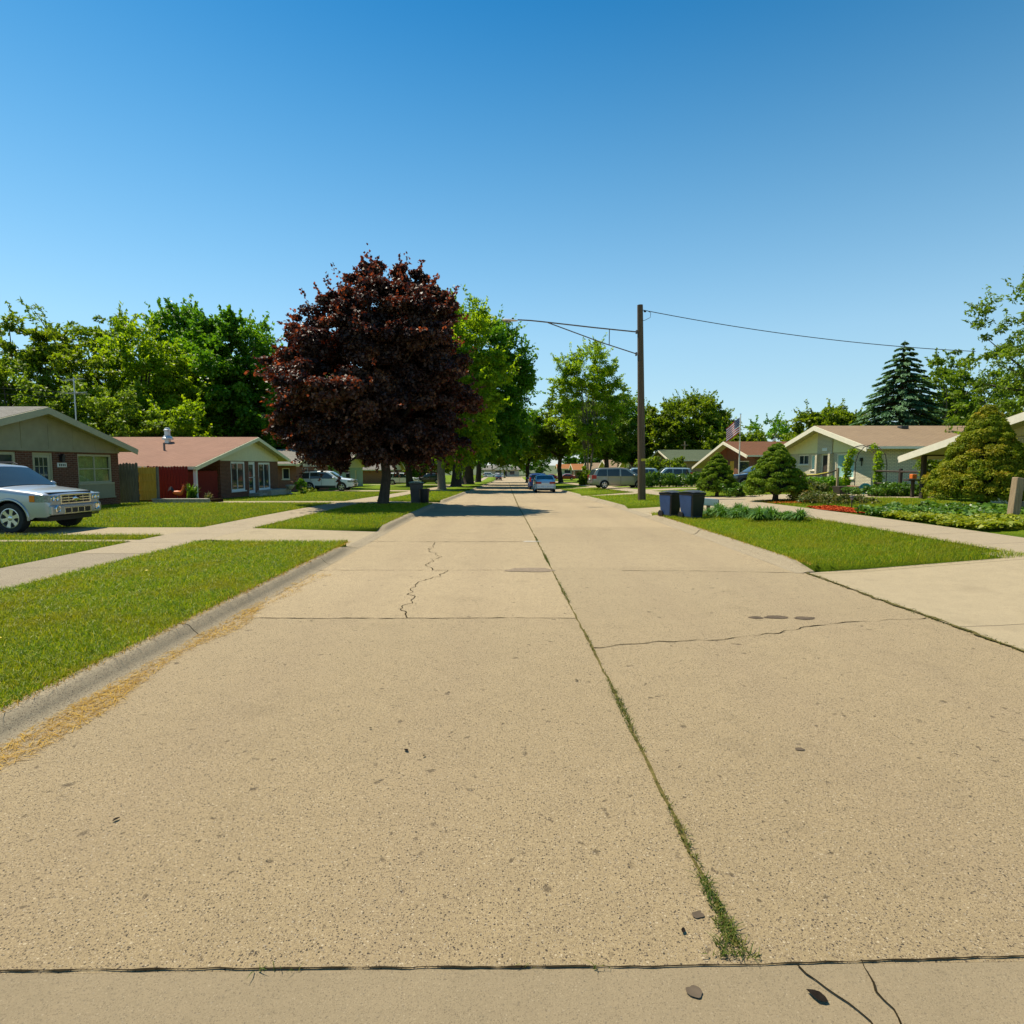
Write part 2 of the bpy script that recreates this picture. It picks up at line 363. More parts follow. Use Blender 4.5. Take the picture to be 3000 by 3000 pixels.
# ------------------------------------------------------------------ ground surfaces
def sheet(name, poly4, dz, mat, nx=2, ny=2, kind='structure', parent=None, dzs=None, skirt=0):
    """poly4: corners a,b,c,d -> bilinear grid following the terrain; dzs: per-corner heights"""
    a, b, c, d = [Vector((p[0], p[1])) for p in poly4]
    m = MB(); pts = []
    for i in range(nx + 1):
        u = i / nx
        for j in range(ny + 1):
            w = j / ny
            p = (a * (1 - u) + b * u) * (1 - w) + (d * (1 - u) + c * u) * w
            z = dz if dzs is None else (dzs[0] * (1 - u) + dzs[1] * u) * (1 - w) + (dzs[3] * (1 - u) + dzs[2] * u) * w
            pts.append((p.x, p.y, T(p.x, p.y) + z))
    m.grid(pts, nx + 1, ny + 1, 0, True)
    o = m.build(name, mat, parent)
    if kind and not parent: o['kind'] = kind
    return o
def lawn_rect(x0, x1, y0, y1, dz=.12, name='lawn'):
    nx = max(2, int(abs(x1 - x0) / 2.0)) if abs(x1 - x0) < 60 else 40
    ny = max(2, int((y1 - y0) / 2.0))
    o = sheet(name, [(x0, y0), (x1, y0), (x1, y1), (x0, y1)], dz, K['lawn'], min(nx, 40), min(ny, 130))
    bm = bmesh.new(); bm.from_mesh(o.data); be = [e for e in bm.edges if e.is_boundary]
    r = bmesh.ops.extrude_edge_only(bm, edges=be)
    for v in [q for q in r['geom'] if isinstance(q, bmesh.types.BMVert)]: v.co.z -= .2
    bm.to_mesh(o.data); bm.free(); return o
KL, KR = -3.20, 4.78
# far ground
m = MB(); xs = [-3000, -900, -300, -120, -60, -30, -10, -4, 0, 5, 5.5, 9, 13, 30, 60, 120, 300, 900, 3000]
ys = [-200, -30, -5] + list(range(0, 36, 3)) + list(range(40, 180, 10)) + [200, 260, 400, 900, 2000, 4000]
m.grid([(x, y, T(x, y) - .06) for x in xs for y in ys], len(xs), len(ys)); m.build('ground', K['earth'])['kind'] = 'structure'
JX = lambda y: np.interp(y, [0, 5, 10, 18, 26, 50, 205], [.84, .82, .74, .62, .5, .42, .40])
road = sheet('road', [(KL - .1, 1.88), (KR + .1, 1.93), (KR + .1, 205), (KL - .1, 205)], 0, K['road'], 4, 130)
slab = sheet('crossroad', [(-60, -12), (60, -12), (60, 2.266), (-60, 1.533)], .0, K['slab'], 60, 10)

sheet('crossroad', [(-140, 205), (140, 205), (140, 212), (-140, 212)], .01, K['road'], 30, 3)

def kerb(side, y0, y1, low=False, ta=False, tb=False):
    X = KL if side < 0 else KR
    h = .035 if low else .125
    prof = [(-.10, .002), (-.02, .012), (.03, h * .45), (.075, h * .88), (.12, h), (.20, h + .002), (.205, -.08)]
    n = max(2, int((y1 - y0) / .25)) if y1 < 60 else max(2, int(y1 - y0)); m = MB(); pts = []
    for i in range(n + 1):
        y = y0 + (y1 - y0) * i / n
        tf = min(1, (y - y0) / .7) if ta else 1; tf = min(tf, (y1 - y) / .7) if tb else tf; tf = .22 + .78 * max(0, tf)
        for (a, z) in prof:
            z = z * tf if z > 0 else z
            j = (mnoise.noise(Vector((a * 9, y * 1.7, side))) * .012) if a < .19 else 0
            zz = z
            pts.append((X + side * (a + j), y, T(X, y) + zz + j * .4))
    m.grid(pts, n + 1, len(prof)); 
    for e in (0, n): m.add(pts[e * len(prof):(e + 1) * len(prof)], [tuple(range(len(prof)))], 0)
    o = m.build('kerb', K['kerb'], None, 0, 60); o['kind'] = 'structure'; return o
for a, b, l in ((-1., 5.9, 0), (5.915, 10.2, 0), (10.22, 12.2, 0), (12.2, 15.1, 1), (15.1, 20.2, 0), (20.25, 26.3, 0), (26.3, 29.1, 1), (29.1, 38.5, 0), (38.55, 50, 0), (50, 53, 1), (53, 70, 0), (70, 73, 1), (73, 203, 0)): kerb(-1, a, b, l, not l and a in (15.1, 29.1, 53, 73), not l and b in (12.2, 26.3, 50, 70))
for a, b, l in ((2.0, 5.0, 0), (5.0, 9.3, 1), (9.3, 14.6, 0), (14.65, 19.9, 0), (19.9, 23.9, 1), (23.9, 31, 0), (31.05, 36.2, 0), (36.2, 39., 1), (39, 56, 0), (56, 60, 1), (60, 203, 0)):
    if a != 5.0: kerb(1, a, b, l, not l and a in (9.3, 23.9, 39, 60), not l and b in (5.0, 19.9, 36.2, 56))

SL0, SL1 = -6.55, -7.95      # left pavement
SR0, SR1 = 8.55, 10.05       # right pavement
KLi, KRi = KL - .20, KR + .20
def quad(name, x0, x1, y0, y1, dz, mat, **k): return sheet(name, [(x0, y0), (x1, y0), (x1, y1), (x0, y1)], dz, mat, k.pop('nx', 4), k.pop('ny', max(2, int((y1 - y0) / 2))), **k)
# pavements
quad('pavement', SL1, SL0, -12, 10.6, .135, K['oldwalk'], ny=12)
quad('pavement', SL1, SL0, 10.615, 203, .135, K['walk'], ny=110)
quad('pavement', SR0, SR1, -12, 203, .135, K['walk'], ny=120)
# left verge lawns and gardens
lawn_rect(SL0 + .02, KLi, -12, 12.25); lawn_rect(SL0 + .02, KLi, 15.0, 26.35); lawn_rect(SL0 + .02, KLi, 29.05, 50); lawn_rect(SL0 + .02, KLi, 53, 70); lawn_rect(SL0 + .02, KLi, 73, 203)
lawn_rect(-300, SL1 - .02, -12, 240)
lawn_rect(KRi, SR0 - .02, -12, 5.1); lawn_rect(KRi, SR0 - .02, 9.35, 19.95); lawn_rect(KRi, SR0 - .02, 23.9, 36.25); lawn_rect(KRi, SR0 - .02, 39., 56); lawn_rect(KRi, SR0 - .02, 60, 203)
lawn_rect(SR1 + .02, 13, -12, 240); lawn_rect(13, 300, -12, 240)
# driveways: apron (slopes to the road) + run
def apron(side, y0, y1, mat, y0b=None, y1b=None):
    Xk = KLi + .02 if side < 0 else KRi - .02; Xs = SL0 if side < 0 else SR0
    y0b = y0 if y0b is None else y0b; y1b = y1 if y1b is None else y1b
    o = sheet('driveway', [(Xk, y0), (Xs, y0b), (Xs, y1b), (Xk, y1)], 0, mat, 8, 4, dzs=(.036, .134, .134, .036)); return o
apron(-1, 12.2, 15.05, K['drive'], 12.65, 14.95); apron(-1, 26.3, 29.1, K['drive']); apron(-1, 50, 53, K['drive']); apron(-1, 70, 73, K['drive'])
sheet('driveway', [(KR + .06, 5.05), (SR0, 5.2), (SR0, 9.9), (KR + .06, 9.25)], 0, K['drive'], 8, 4, dzs=(.014, .134, .134, .014)); apron(1, 19.9, 23.9, K['drive'], 20.6, 24.2); apron(1, 36.2, 39, K['drive']); apron(1, 56, 60, K['drive'])
quad('driveway', -17, SL1, 13.55, 15.2, .131, K['drive'], nx=8); quad('driveway', -14, SL1, 12.35, 12.62, .131, K['drive'], nx=8)
quad('path', -15.6, SL1, 27.0, 28.6, .131, K['drive'], nx=8); quad('driveway', -20, SL1, 47.4, 50.8, .131, K['drive'], nx=8); quad('driveway', -20, SL1, 83, 87, .131, K['drive'], nx=8)
sheet('driveway', [(SR1, 23.0), (19.8, 24.6), (19.8, 28.4), (SR1, 28.2)], .131, K['drive'], 12, 5)
quad('driveway', SR1, 19.5, 5.2, 9.9, .131, K['drive'], nx=8)
quad('driveway', SR1, 20, 49, 52.5, .131, K['drive'], nx=8); quad('driveway', SR1, 20, 40.5, 43.6, .131, K['drive'], nx=8); quad('driveway', SR1, 20, 56.5, 60, .131, K['drive'], nx=8)

# (joints are children of the road)
# joints, cracks, stains on the road (children of the road)
def ribbon(name, pts, w, mat, parent, dz=.004, jit=.3, seg=.12, wander=0.0):
    P = [Vector((p[0], p[1])) for p in pts]; dense = [P[0]]
    for a, b in zip(P, P[1:]):
        n = max(1, int((b - a).length / seg))
        for i in range(1, n + 1): dense.append(a.lerp(b, i / n))
    V = []; sd_ = random.random() * 90
    for i, p in enumerate(dense):
        d = (dense[min(i + 1, len(dense) - 1)] - dense[max(i - 1, 0)]).normalized(); nrm = Vector((-d.y, d.x))
        q = p + nrm * wander * mnoise.noise(Vector((i * .37, sd_, 0)))
        ww = w if not callable(w) else w(p)
        a = ww / 2 * (1 + jit * 2 * mnoise.noise(Vector((i * .45, 3.1, sd_)))); b = ww / 2 * (1 + jit * 2 * mnoise.noise(Vector((i * .45, 9.7, sd_))))
        a = max(.0008, a); b = max(.0008, b)
        q1 = q + nrm * a; q2 = q - nrm * b
        V.append((q1.x, q1.y, T(q1.x, q1.y) + dz)); V.append((q2.x, q2.y, T(q2.x, q2.y) + dz))
    m = MB(); m.grid(V, len(dense), 2, 0, False); return m.build(name, mat, parent)
ribbon('joint', [(JX(y), y) for y in (1.98, 3, 4, 5, 6, 8, 10, 14, 18, 26, 40, 60, 120)], lambda p: .017 if p.y < 12 else .028 if p.y < 25 else .045, K['mossdirt'], road, .0045, .8, .08, .012)
ribbon('joint', [(KL, 1.88), (-1.76, 1.9), (.75, 1.9), (1.83, 1.93), (KR, 1.95)], .0065, K['crack'], road, .005, .8, .03, .004)
for y, xa, xb in ((6.55, KL, .78), (9.6, KL, .75), (13.2, KL, .68), (22.5, KL, .55), (30, KL, .5)):
    ribbon('crack', [(xa, y + .03), (-1.2, y), (.0, y + .02), (xb, y)], .011 if y < 12 else .020, K['crack'], road, .005, 1.1, .06, .025)
ribbon('crack', [(.83, 5.45), (1.4, 5.62), (2.1, 5.72), (2.9, 5.95), (3.4, 6.25), (4.2, 6.4), (4.8, 6.52)], .009, K['crack'], road, .005, 1.2, .06, .06)
ribbon('crack', [(1.9, 9.55), (3.1, 9.5), (4.8, 9.3)], .012, K['crack'], road, .005, 1., .1, .04)
ribbon('crack', [(-1.15, 6.57), (-1.3, 7.1), (-1.22, 7.5), (-1.36, 8.1), (-1.33, 8.6), (-1.05, 9.2), (-.98, 9.58)], .010, K['crack'], road, .0052, .9, .06, .10)
ribbon('crack', [(-1.3, 9.62), (-1.45, 10.2), (-1.25, 11.0), (-1.62, 11.9), (-1.6, 12.6), (-1.7, 13.2)], .012, K['crack'], road, .0052, .9, .07, .12)
ribbon('crack', [(1.02, 1.9), (1.12, 1.72), (1.18, 1.5), (1.2, 1.2)], .006, K['crack'], slab, .006, .8, .03, .03)
ribbon('crack', [(1.25, 1.92), (1.24, 1.7), (1.17, 1.5)], .006, K['crack'], slab, .0065, .9, .03, .03)
ribbon('joint', [(KR + .08, 4.6), (KR + .05, 5.5), (KR + .09, 6.5), (KR + .05, 7.5), (KR + .08, 8.4), (KR + .06, 9.3)], .038, K['mossdirt'], road, .016, .9, .05, .03)
def blob(name, x, y, rx, ry, mat, parent, dz=.004, seed=0, n=28):
    m = MB(); vs = [(x, y, T(x, y) + dz)]
    for k in range(n):
        a = 2 * math.pi * k / n; r = 1 + .35 * mnoise.noise(Vector((math.cos(a) * 1.3, math.sin(a) * 1.3, seed)))
        px, py = x + rx * r * math.cos(a), y + ry * r * math.sin(a); vs.append((px, py, T(px, py) + dz))
    m.add(vs, [(0, 1 + k, 1 + (k + 1) % n) for k in range(n)]); return m.build(name, mat, parent)
for i, (x, y, a, b) in enumerate(((2.86, 6.55, .085, .05), (3.10, 6.57, .14, .07), (3.40, 6.52, .12, .065), (.62, 1.80, .028, .022), (.74, 2.13, .022, .018), (1.80, 3.45, .03, .018))):
    blob('stain', x, y, a, b, K['stain'], road if y > 2 else slab, .0048 if y > 2 else .006, i)
patch = MB()
blob('patch', .38, 9.62, .42, .20, K['patch'], road, .0065, 31); blob('patch', .55, 13.25, .22, .10, K['stone'], road, .0065, 8)

# ------------------------------------------------------------------ foliage
def nrmz(a): return a / np.maximum(np.linalg.norm(a, axis=1, keepdims=True), 1e-9)
def quad_mesh(name, V, rnd, mat, parent=None, nper=4):
    """V: (n, nper, 3) one polygon per row"""
    n = V.shape[0]; me = bpy.data.meshes.new(name)
    me.vertices.add(n * nper); me.vertices.foreach_set('co', V.reshape(-1).astype(np.float32))
    me.loops.add(n * nper); me.loops.foreach_set('vertex_index', np.arange(n * nper, dtype=np.int32))
    me.polygons.add(n); me.polygons.foreach_set('loop_start', np.arange(0, n * nper, nper, dtype=np.int32))
    try: me.polygons.foreach_set('loop_total', np.full(n, nper, dtype=np.int32))
    except Exception: pass
    a = me.attributes.new('rnd', 'FLOAT', 'FACE'); a.data.foreach_set('value', np.clip(rnd, 0, 1).astype(np.float32))
    me.materials.append(mat); me.update(calc_edges=True)
    o = bpy.data.objects.new(name, me); C.objects.link(o)
    if parent: o.parent = parent
    return o
def leaves(name, P, D, N, L, Wd, rnd, mat, parent=None, fold=.18, mid=.45):
    P = np.asarray(P); n = len(P)
    D = nrmz(D); Sd = nrmz(np.cross(D, N)); N2 = np.cross(Sd, D)
    L = np.broadcast_to(np.asarray(L), (n,))[:, None]; Wd = np.broadcast_to(np.asarray(Wd), (n,))[:, None]
    base = P - D * L / 2; tip = P + D * L / 2 - N2 * L * .12; m = P + D * L * (mid - .5) + N2 * Wd * fold
    V = np.stack([base, m + Sd * Wd / 2, tip, m - Sd * Wd / 2], 1)
    return quad_mesh(name, V, rnd, mat, parent)
def rdir(n, g=rng):
    d = g.normal(size=(n, 3)); return nrmz(d)
def clumps_to_leaves(CC, CR, per, g, flat=.65, droop=.25, upbias=.35):
    """CC (k,3) clump centres, CR (k,) radii"""
    k = len(CC); n = k * per
    d = rdir(n, g); d[:, 2] += upbias; d = nrmz(d)
    rr = np.repeat(CR, per)[:, None] * (.45 + .6 * g.random((n, 1)))
    off = d * rr; off[:, 2] *= flat
    P = np.repeat(CC, per, 0) + off
    N = nrmz(d * .7 + np.array([0, 0, .55]) + g.normal(size=(n, 3)) * .45)
    D = g.normal(size=(n, 3)) * .8 + d * .8; D[:, 2] -= droop
    return P, D, N
def lobe_clumps(lobes, g, lump=.22, rmin=.5):
    """lobes: (cx,cy,cz,rx,ry,rz,n,clump_radius)"""
    CC = []; CR = []
    for (cx, cy, cz, rx, ry, rz, n, cr) in lobes:
        d = rdir(n, g)
        r = (rmin ** 3 + (1 - rmin ** 3) * g.random(n)) ** (1 / 3)
        ph = g.random(3) * 6
        lumpf = 1 + lump * np.sin(d[:, 0] * 4.3 + ph[0]) * np.sin(d[:, 1] * 3.7 + ph[1]) * 1.2 + lump * .8 * np.sin(d[:, 2] * 5.1 + d[:, 0] * 3 + ph[2])
        q = d * (r * lumpf)[:, None] * np.array([rx, ry, rz]) + np.array([cx, cy, cz])
        CC.append(q); CR.append(cr * (.6 + .7 * g.random(n)))
    return np.concatenate(CC), np.concatenate(CR)
def limbs(m, base, trunk_h, r0, CC, g, nlimb, lean=(0, 0), fork=1, rtop=.35):
    b = Vector(base); top = b + Vector((lean[0], lean[1], trunk_h))
    mid = b.lerp(top, .5) + Vector((g.normal() * r0 * .4, g.normal() * r0 * .4, 0))
    m.tube([b + Vector((0, 0, -.1)), b + Vector((0, 0, .15)), b.lerp(mid, .4), mid, top], [r0 * 1.45, r0 * 1.12, r0, r0 * .9, r0 * .8], 12)
    if nlimb and len(CC):
        idx = g.choice(len(CC), min(nlimb, len(CC)), replace=False)
        for i in idx:
            e = Vector(CC[i]); st = b.lerp(top, .75 + .25 * g.random()); 
            if e.z < st.z + .1: st = b.lerp(top, .8)
            k = st.lerp(e, .45) + Vector((g.normal() * .12, g.normal() * .12, .12 * (e - st).length))
            rr = r0 * (.32 + .22 * g.random())
            m.tube([st, st.lerp(k, .5) + Vector((0, 0, .03)), k, k.lerp(e, .5), e], [rr, rr * .85, rr * .62, rr * .4, rr * .12], 6, 0, False)
def tree(name, label, x, y, lobes, trunk_h, r0, leafmat, per=70, L=.4, Wd=.26, seed=1, nlimb=24, bark='bark', group=None, cat='tree', flat=.65, droop=.25, lump=.22, rmin=.5, lean=(0, 0), z=None, tone=0., stems=1, dens=1.35, lsc=.78, sprig=True):
    rmin = max(rmin, .72) if cat == 'tree' and leafmat is not L_['maple'] else rmin
    g = np.random.default_rng(seed)
    t = thing(name, label, cat, (x, y, G(x, y) if z is None else z), 0, group)
    lobes = [(a, b, c_, d, e, f_, int(n_ * dens), q * .80) for (a, b, c_, d, e, f_, n_, q) in lobes]
    CC, CR = lobe_clumps(lobes, g, lump, rmin); L *= lsc; Wd *= lsc; per = int(per * 1.15)
    keep = CC[:, 2] - CR * flat > .25
    CC = CC[keep]; CR = CR[keep]
    P, D, N = clumps_to_leaves(CC, CR, per, g, flat, droop)
    rnd = np.repeat(g.random(len(CC)), per) * .55 + g.random(len(P)) * .45 + tone
    if sprig:
        cen = CC.mean(0); od = nrmz(CC - cen + np.array([0, 0, .6])); far = np.linalg.norm((CC - cen) / CC.std(0), axis=1); sel = np.argsort(-far)[:int(len(CC) * .45)]
        ns = 16; f = np.linspace(.3, 1, ns)[None, :, None]; dd = nrmz(od[sel] + g.normal(size=(len(sel), 3)) * .35)[:, None, :]; ln_ = (CR[sel] * (1.0 + .9 * g.random(len(sel))))[:, None, None]
        SP = (CC[sel][:, None, :] + dd * f * (ln_ + CR[sel][:, None, None] * .5) + g.normal(size=(len(sel), ns, 3)) * .10 * CR[sel][:, None, None]).reshape(-1, 3)
        P = np.concatenate([P, SP]); D = np.concatenate([D, (np.repeat(dd, ns, 1) + g.normal(size=(len(sel), ns, 3)) * .7).reshape(-1, 3)]); N = np.concatenate([N, g.normal(size=(len(SP), 3)) + np.array([0, 0, .6])]); rnd = np.concatenate([rnd, .3 + .7 * g.random(len(SP)) + tone])
    n = len(P)
    leaves('crown', P, D, N, L * (.7 + .6 * g.random(n)), Wd * (.7 + .6 * g.random(n)), rnd, leafmat, t)
    m = MB()
    for s in range(stems):
        o = (0, 0, 0) if stems == 1 else (math.cos(s * 2.3) * r0 * .8, math.sin(s * 2.3) * r0 * .8, 0)
        ln = lean if stems == 1 else (math.cos(s * 2.3) * trunk_h * .12, math.sin(s * 2.3) * trunk_h * .12)
        limbs(m, o, trunk_h, r0, CC, g, nlimb // stems, ln)
    m.build('trunk', K[bark], t, 0, 60)
    return t
L_ = {}
L_['maple'] = m_leaf('maple_leaf', [(0., (.020, .011, .010)), (.45, (.052, .029, .024)), (.75, (.125, .068, .045)), (1., (.27, .15, .075))], .36, .5, .28, None, (2.0, .6, .25))
L_['bright'] = m_leaf('bright_leaf', [(0., (0.119, 0.202, 0.007)), (.5, (0.222, 0.349, 0.010)), (1., (0.390, 0.488, 0.015))], .62, .45, .3)
L_['deep'] = m_leaf('deep_leaf', [(0., (0.045, 0.133, 0.008)), (.5, (0.098, 0.235, 0.011)), (1., (0.201, 0.363, 0.014))], .5, .45, .3)
L_['mid'] = m_leaf('mid_leaf', [(0., (0.072, 0.137, 0.007)), (.5, (0.159, 0.238, 0.010)), (1., (0.281, 0.349, 0.015))], .55, .45, .3)
L_['olive'] = m_leaf('olive_leaf', [(0., (0.070, 0.131, 0.014)), (.5, (0.148, 0.234, 0.017)), (1., (0.246, 0.347, 0.026))], .55, .5, .3)
L_['spruce'] = m_leaf('spruce_needle', [(0., (0.036, 0.088, 0.036)), (.5, (0.085, 0.182, 0.076)), (1., (0.169, 0.286, 0.128))], .2, .6, .2)
L_['dwarf'] = m_leaf('dwarf_conifer_needle', [(0., (.05, .112, .006)), (.5, (.13, .22, .008)), (1., (.27, .35, .014))], .32, .6, .2)
L_['dwarfbrown'] = m_leaf('browning_conifer_needle', [(0., (0.068, 0.120, 0.006)), (.45, (0.174, 0.239, 0.007)), (.85, (0.305, 0.310, 0.012)), (1., (0.422, 0.215, 0.014))], .3, .6, .2, (1.1, (0.343, 0.215, 0.012), .45))
L_['lime'] = m_leaf('lime_leaf', [(0., (0.132, 0.192, 0.008)), (.5, (0.252, 0.300, 0.012)), (1., (0.384, 0.396, 0.030))], .35, .45, .3)
L_['shrub'] = m_leaf('shrub_leaf', [(0., (0.034, 0.096, 0.007)), (.5, (0.085, 0.182, 0.012)), (1., (0.169, 0.278, 0.024))], .3, .4, .4)
L_['rusty'] = m_leaf('rusty_leaf', [(0., (.05, .10, .02)), (.55, (.13, .15, .03)), (1., (.30, .20, .08))], .3, .5, .3)
L_['redleaf'] = m_leaf('red_leaf', [(0., (.07, .012, .006)), (.5, (.16, .028, .010)), (1., (.30, .07, .015))], .3, .5, .3)
L_['strap'] = m_leaf('strap_leaf', [(0., (0.034, 0.105, 0.010)), (.5, (0.084, 0.201, 0.017)), (1., (0.168, 0.306, 0.030))], .3, .4, .4)

# red maple on the left verge
tree('maple_tree', 'round dark red maple on the left verge, trunk beside the grey wheelie bin', -5.47, 25.75,
     [(-.05, 0, 5.0, 3.85, 3.8, 3.2, 400, .62), (.0, 0, 7.7, 2.7, 2.6, 1.9, 90, .6), (-.5, 0, 9.5, .7, .65, .85, 12, .4), (1.15, .2, 9.4, .7, .65, .8, 12, .4),
      (-3.1, 0, 7.4, .9, .8, .8, 14, .4), (2.3, 0, 8.3, 1.0, .9, .95, 18, .42), (-4.3, .2, 6.2, .7, .6, .5, 9, .4), (3.1, 0, 4.3, .9, .9, 1.4, 20, .42), (-3.7, 0, 3.6, 1.0, 1.1, 1.1, 20, .45),
      (-.35, 0, 2.65, 3.4, 3.2, 1.0, 95, .55)],
     2.6, .225, L_['maple'], 260, .18, .145, 14, 34, 'bark', None, 'tree', .6, .45, .14, .55)
# row of tall trees along the left verge
tree('shade_tree', 'tall bright yellow-green tree behind the red maple, pale trunk', -6.05, 54,
     [(.4, 0, 12.3, 4.2, 4.2, 4.0, 110, 1.0), (1.0, 0, 7.6, 4.8, 4.6, 3.6, 130, 1.0), (-.6, 0, 15.2, 2.4, 2.4, 1.8, 40, .8), (2.6, -.5, 9.5, 3.2, 3, 3.4, 80, .9), (1.2, 0, 4.3, 3.2, 3.2, 1.4, 50, .8)],
     5.5, .36, L_['bright'], 85, .42, .22, 21, 22, 'greybark')
tree('shade_tree', 'taller deep green tree rising behind the bright yellow-green one', -6.3, 72,
     [(2.0, 0, 16.5, 5.2, 5, 4.6, 120, 1.3), (2.5, 0, 10.5, 6.6, 6, 4.6, 150, 1.3), (6.0, 0, 13.0, 3.2, 3, 3.4, 60, 1.1), (-2.5, 0, 17.5, 3, 3, 3, 50, 1.1), (2, 0, 6., 5, 5, 2.2, 70, 1.1)],
     6.5, .62, L_['deep'], 85, .5, .32, 22, 20, 'bark')
tree('shade_tree', 'dark spreading tree with thick black trunk over the far left kerb', -6.2, 92,
     [(3.2, 0, 12.0, 5.5, 5, 4.2, 100, 1.4), (4.8, 0, 8.2, 5.6, 5, 3.4, 100, 1.3), (0, 0, 16, 4, 4, 4, 60, 1.4), (2, 0, 5.5, 5.5, 5, 1.8, 70, 1.1)],
     6, .9, L_['deep'], 80, .5, .34, 23, 16, 'bark')
tree('shade_tree', 'dark tree farthest down the left side, before the white house', -6.2, 125,
     [(4., 0, 10, 6, 5, 5, 110, 1.5), (5.5, 0, 6, 4.0, 5, 2.6, 60, 1.3)], 5, .6, L_['mid'], 80, .55, .38, 24, 10)
tree('garden_tree', 'dark tree with leaning trunk between the maple and the dark old car', -12.0, 72, [(0, 0, 7.5, 4.5, 4, 3.8, 80, 1.2), (0, 0, 4.2, 4, 4, 1.2, 40, 1.)], 4.5, .42, L_['deep'], 75, .45, .3, 25, 12, 'bark', None, 'tree', lean=(-.5, 0))
# backdrop, left
tree('backyard_tree', 'spiky wide tree at the left edge behind the grey-green house', -38, 46, [(0, 0, 8.8, 5.6, 5, 3.9, 120, .9), (-2.5, 0, 6, 4, 4, 2.5, 60, .9), (2.2, 0, 10.8, 2, 2, 2, 40, .7)], 4.5, .4, L_['mid'], 60, .5, .2, 31, 20, 'bark', None, 'tree', .5, .1, .35)
tree('backyard_tree', 'thin airy tree with sky showing through, behind the TV aerial', -35.5, 52, [(0, 0, 9.5, 4.2, 4, 4.8, 95, .9), (1, 0, 13, 2.4, 2, 2, 30, .7)], 6, .3, L_['olive'], 40, .45, .2, 32, 30, 'greybark', None, 'tree', .7, .1, .3, .3)
tree('backyard_tree', 'light green tree left of the tallest backyard tree', -30.8, 50, [(0, 0, 9.2, 3.6, 3.5, 4.9, 120, .9), (1.6, 0, 8.0, 3.2, 3, 4, 80, .9)], 6, .3, L_['bright'], 60, .42, .22, 33, 20)
tree('backyard_tree', 'tallest dark green backyard tree, above the pink-roofed house', -34, 62, [(0, 0, 15.5, 2.5, 2.4, 3.2, 60, 1.0), (.3, 0, 11, 4.0, 4, 5, 110, 1.2), (2.5, 0, 7, 4, 4, 4, 80, 1.1)], 7, .4, L_['deep'], 70, .5, .3, 34, 16)
tree('backyard_tree', 'broad deep green tree just left of the red maple', -26.5, 56, [(0, 0, 10.8, 4.6, 4.4, 4.6, 130, 1.1), (2.6, 0, 8, 4, 4, 4.4, 110, 1.1), (-2.5, 0, 8.5, 3.5, 3, 4, 80, 1.), (0, 0, 14, 2.2, 2, 1.9, 30, .8)], 6, .42, L_['deep'], 75, .46, .3, 35, 20)
tree('backyard_tree', 'shady dark tree partly hidden by the left side of the maple', -22.5, 60, [(0, 0, 8, 5.5, 5, 5.2, 150, 1.2), (0, 0, 3.8, 5, 4.5, 2.2, 70, 1.1)], 5, .4, L_['deep'], 70, .5, .34, 36, 12)
tree('backyard_tree', 'low yellow-green tree over the ridge left of the white roof vent', -28.3, 43, [(0, 0, 4.6, 3.2, 3, 3.2, 80, .8), (-1.8, 0, 3.8, 2.6, 2.5, 2.6, 50, .8)], 3, .2, L_['olive'], 70, .34, .2, 37, 12, tone=.25)
tree('backyard_tree', 'bushy yellow-green tree directly behind the white roof vent', -27.3, 45.5, [(0, 0, 4.2, 2.6, 2.5, 2.6, 70, .7), (2.4, 0, 3.6, 2, 2, 2.4, 40, .7)], 3, .2, L_['bright'], 70, .34, .2, 38, 12)
tree('backyard_tree', 'soft olive tree rising over the grey-green gable', -34.5, 42, [(0, 0, 5.5, 2.4, 2.4, 3.6, 80, .8), (1.5, 0, 4, 2.4, 2.4, 2.6, 50, .7)], 3, .2, L_['olive'], 75, .34, .2, 39, 12, tone=.15)
tree('backyard_tree', 'dark leafy tree low behind the brick house beyond the maple', -31, 74, [(0, 0, 6, 8, 5, 5, 150, 1.3)], 5, .4, L_['deep'], 60, .55, .36, 40, 10)
tree('backyard_tree', 'far green tree glimpsed beneath the right side of the maple', -16, 112, [(0, 0, 6, 6, 5, 5, 100, 1.3), (-9, 4, 6, 6, 5, 5, 100, 1.3)], 4, .4, L_['mid'], 60, .6, .4, 41, 10)
# backdrop, right
tree('shade_tree', 'tall airy tree with many pale upright stems, sky showing through', 11.4, 82, [(0, 0, 15.6, 3.6, 3.6, 3.4, 90, .85), (.2, 0, 10.5, 3.8, 3.7, 4.2, 90, .8), (2.8, 0, 13, 2.3, 2.2, 3.4, 40, .75), (-2.9, 0, 12.5, 2.0, 2, 3.4, 36, .75), (0, 0, 6.6, 3.6, 3.4, 2.2, 36, .8)], 6, .11, L_['bright'], 60, .42, .2, 51, 60, 'greybark', None, 'tree', .7, .1, .25, .35, (0, 0), None, .05, 5)
tree('shade_tree', 'rounded green tree below the airy tall one, right of the road', 9.0, 98, [(0, 0, 9.2, 5.0, 4.5, 4.2, 120, 1.2), (-3.5, 0, 7.4, 3.2, 3, 2.8, 60, 1.0), (1, 0, 6.2, 5, 4.5, 1.6, 60, 1.)], 5, .4, L_['mid'], 80, .5, .3, 52, 14)
tree('shade_tree', 'leafy olive tree left of the wooden pole, behind the gold minivan', 15.5, 92, [(0, 0, 8.8, 5.0, 4.5, 4.2, 130, 1.2), (0, 0, 5.6, 4.2, 4, 1.5, 60, 1.)], 5, .4, L_['olive'], 80, .48, .28, 53, 14)
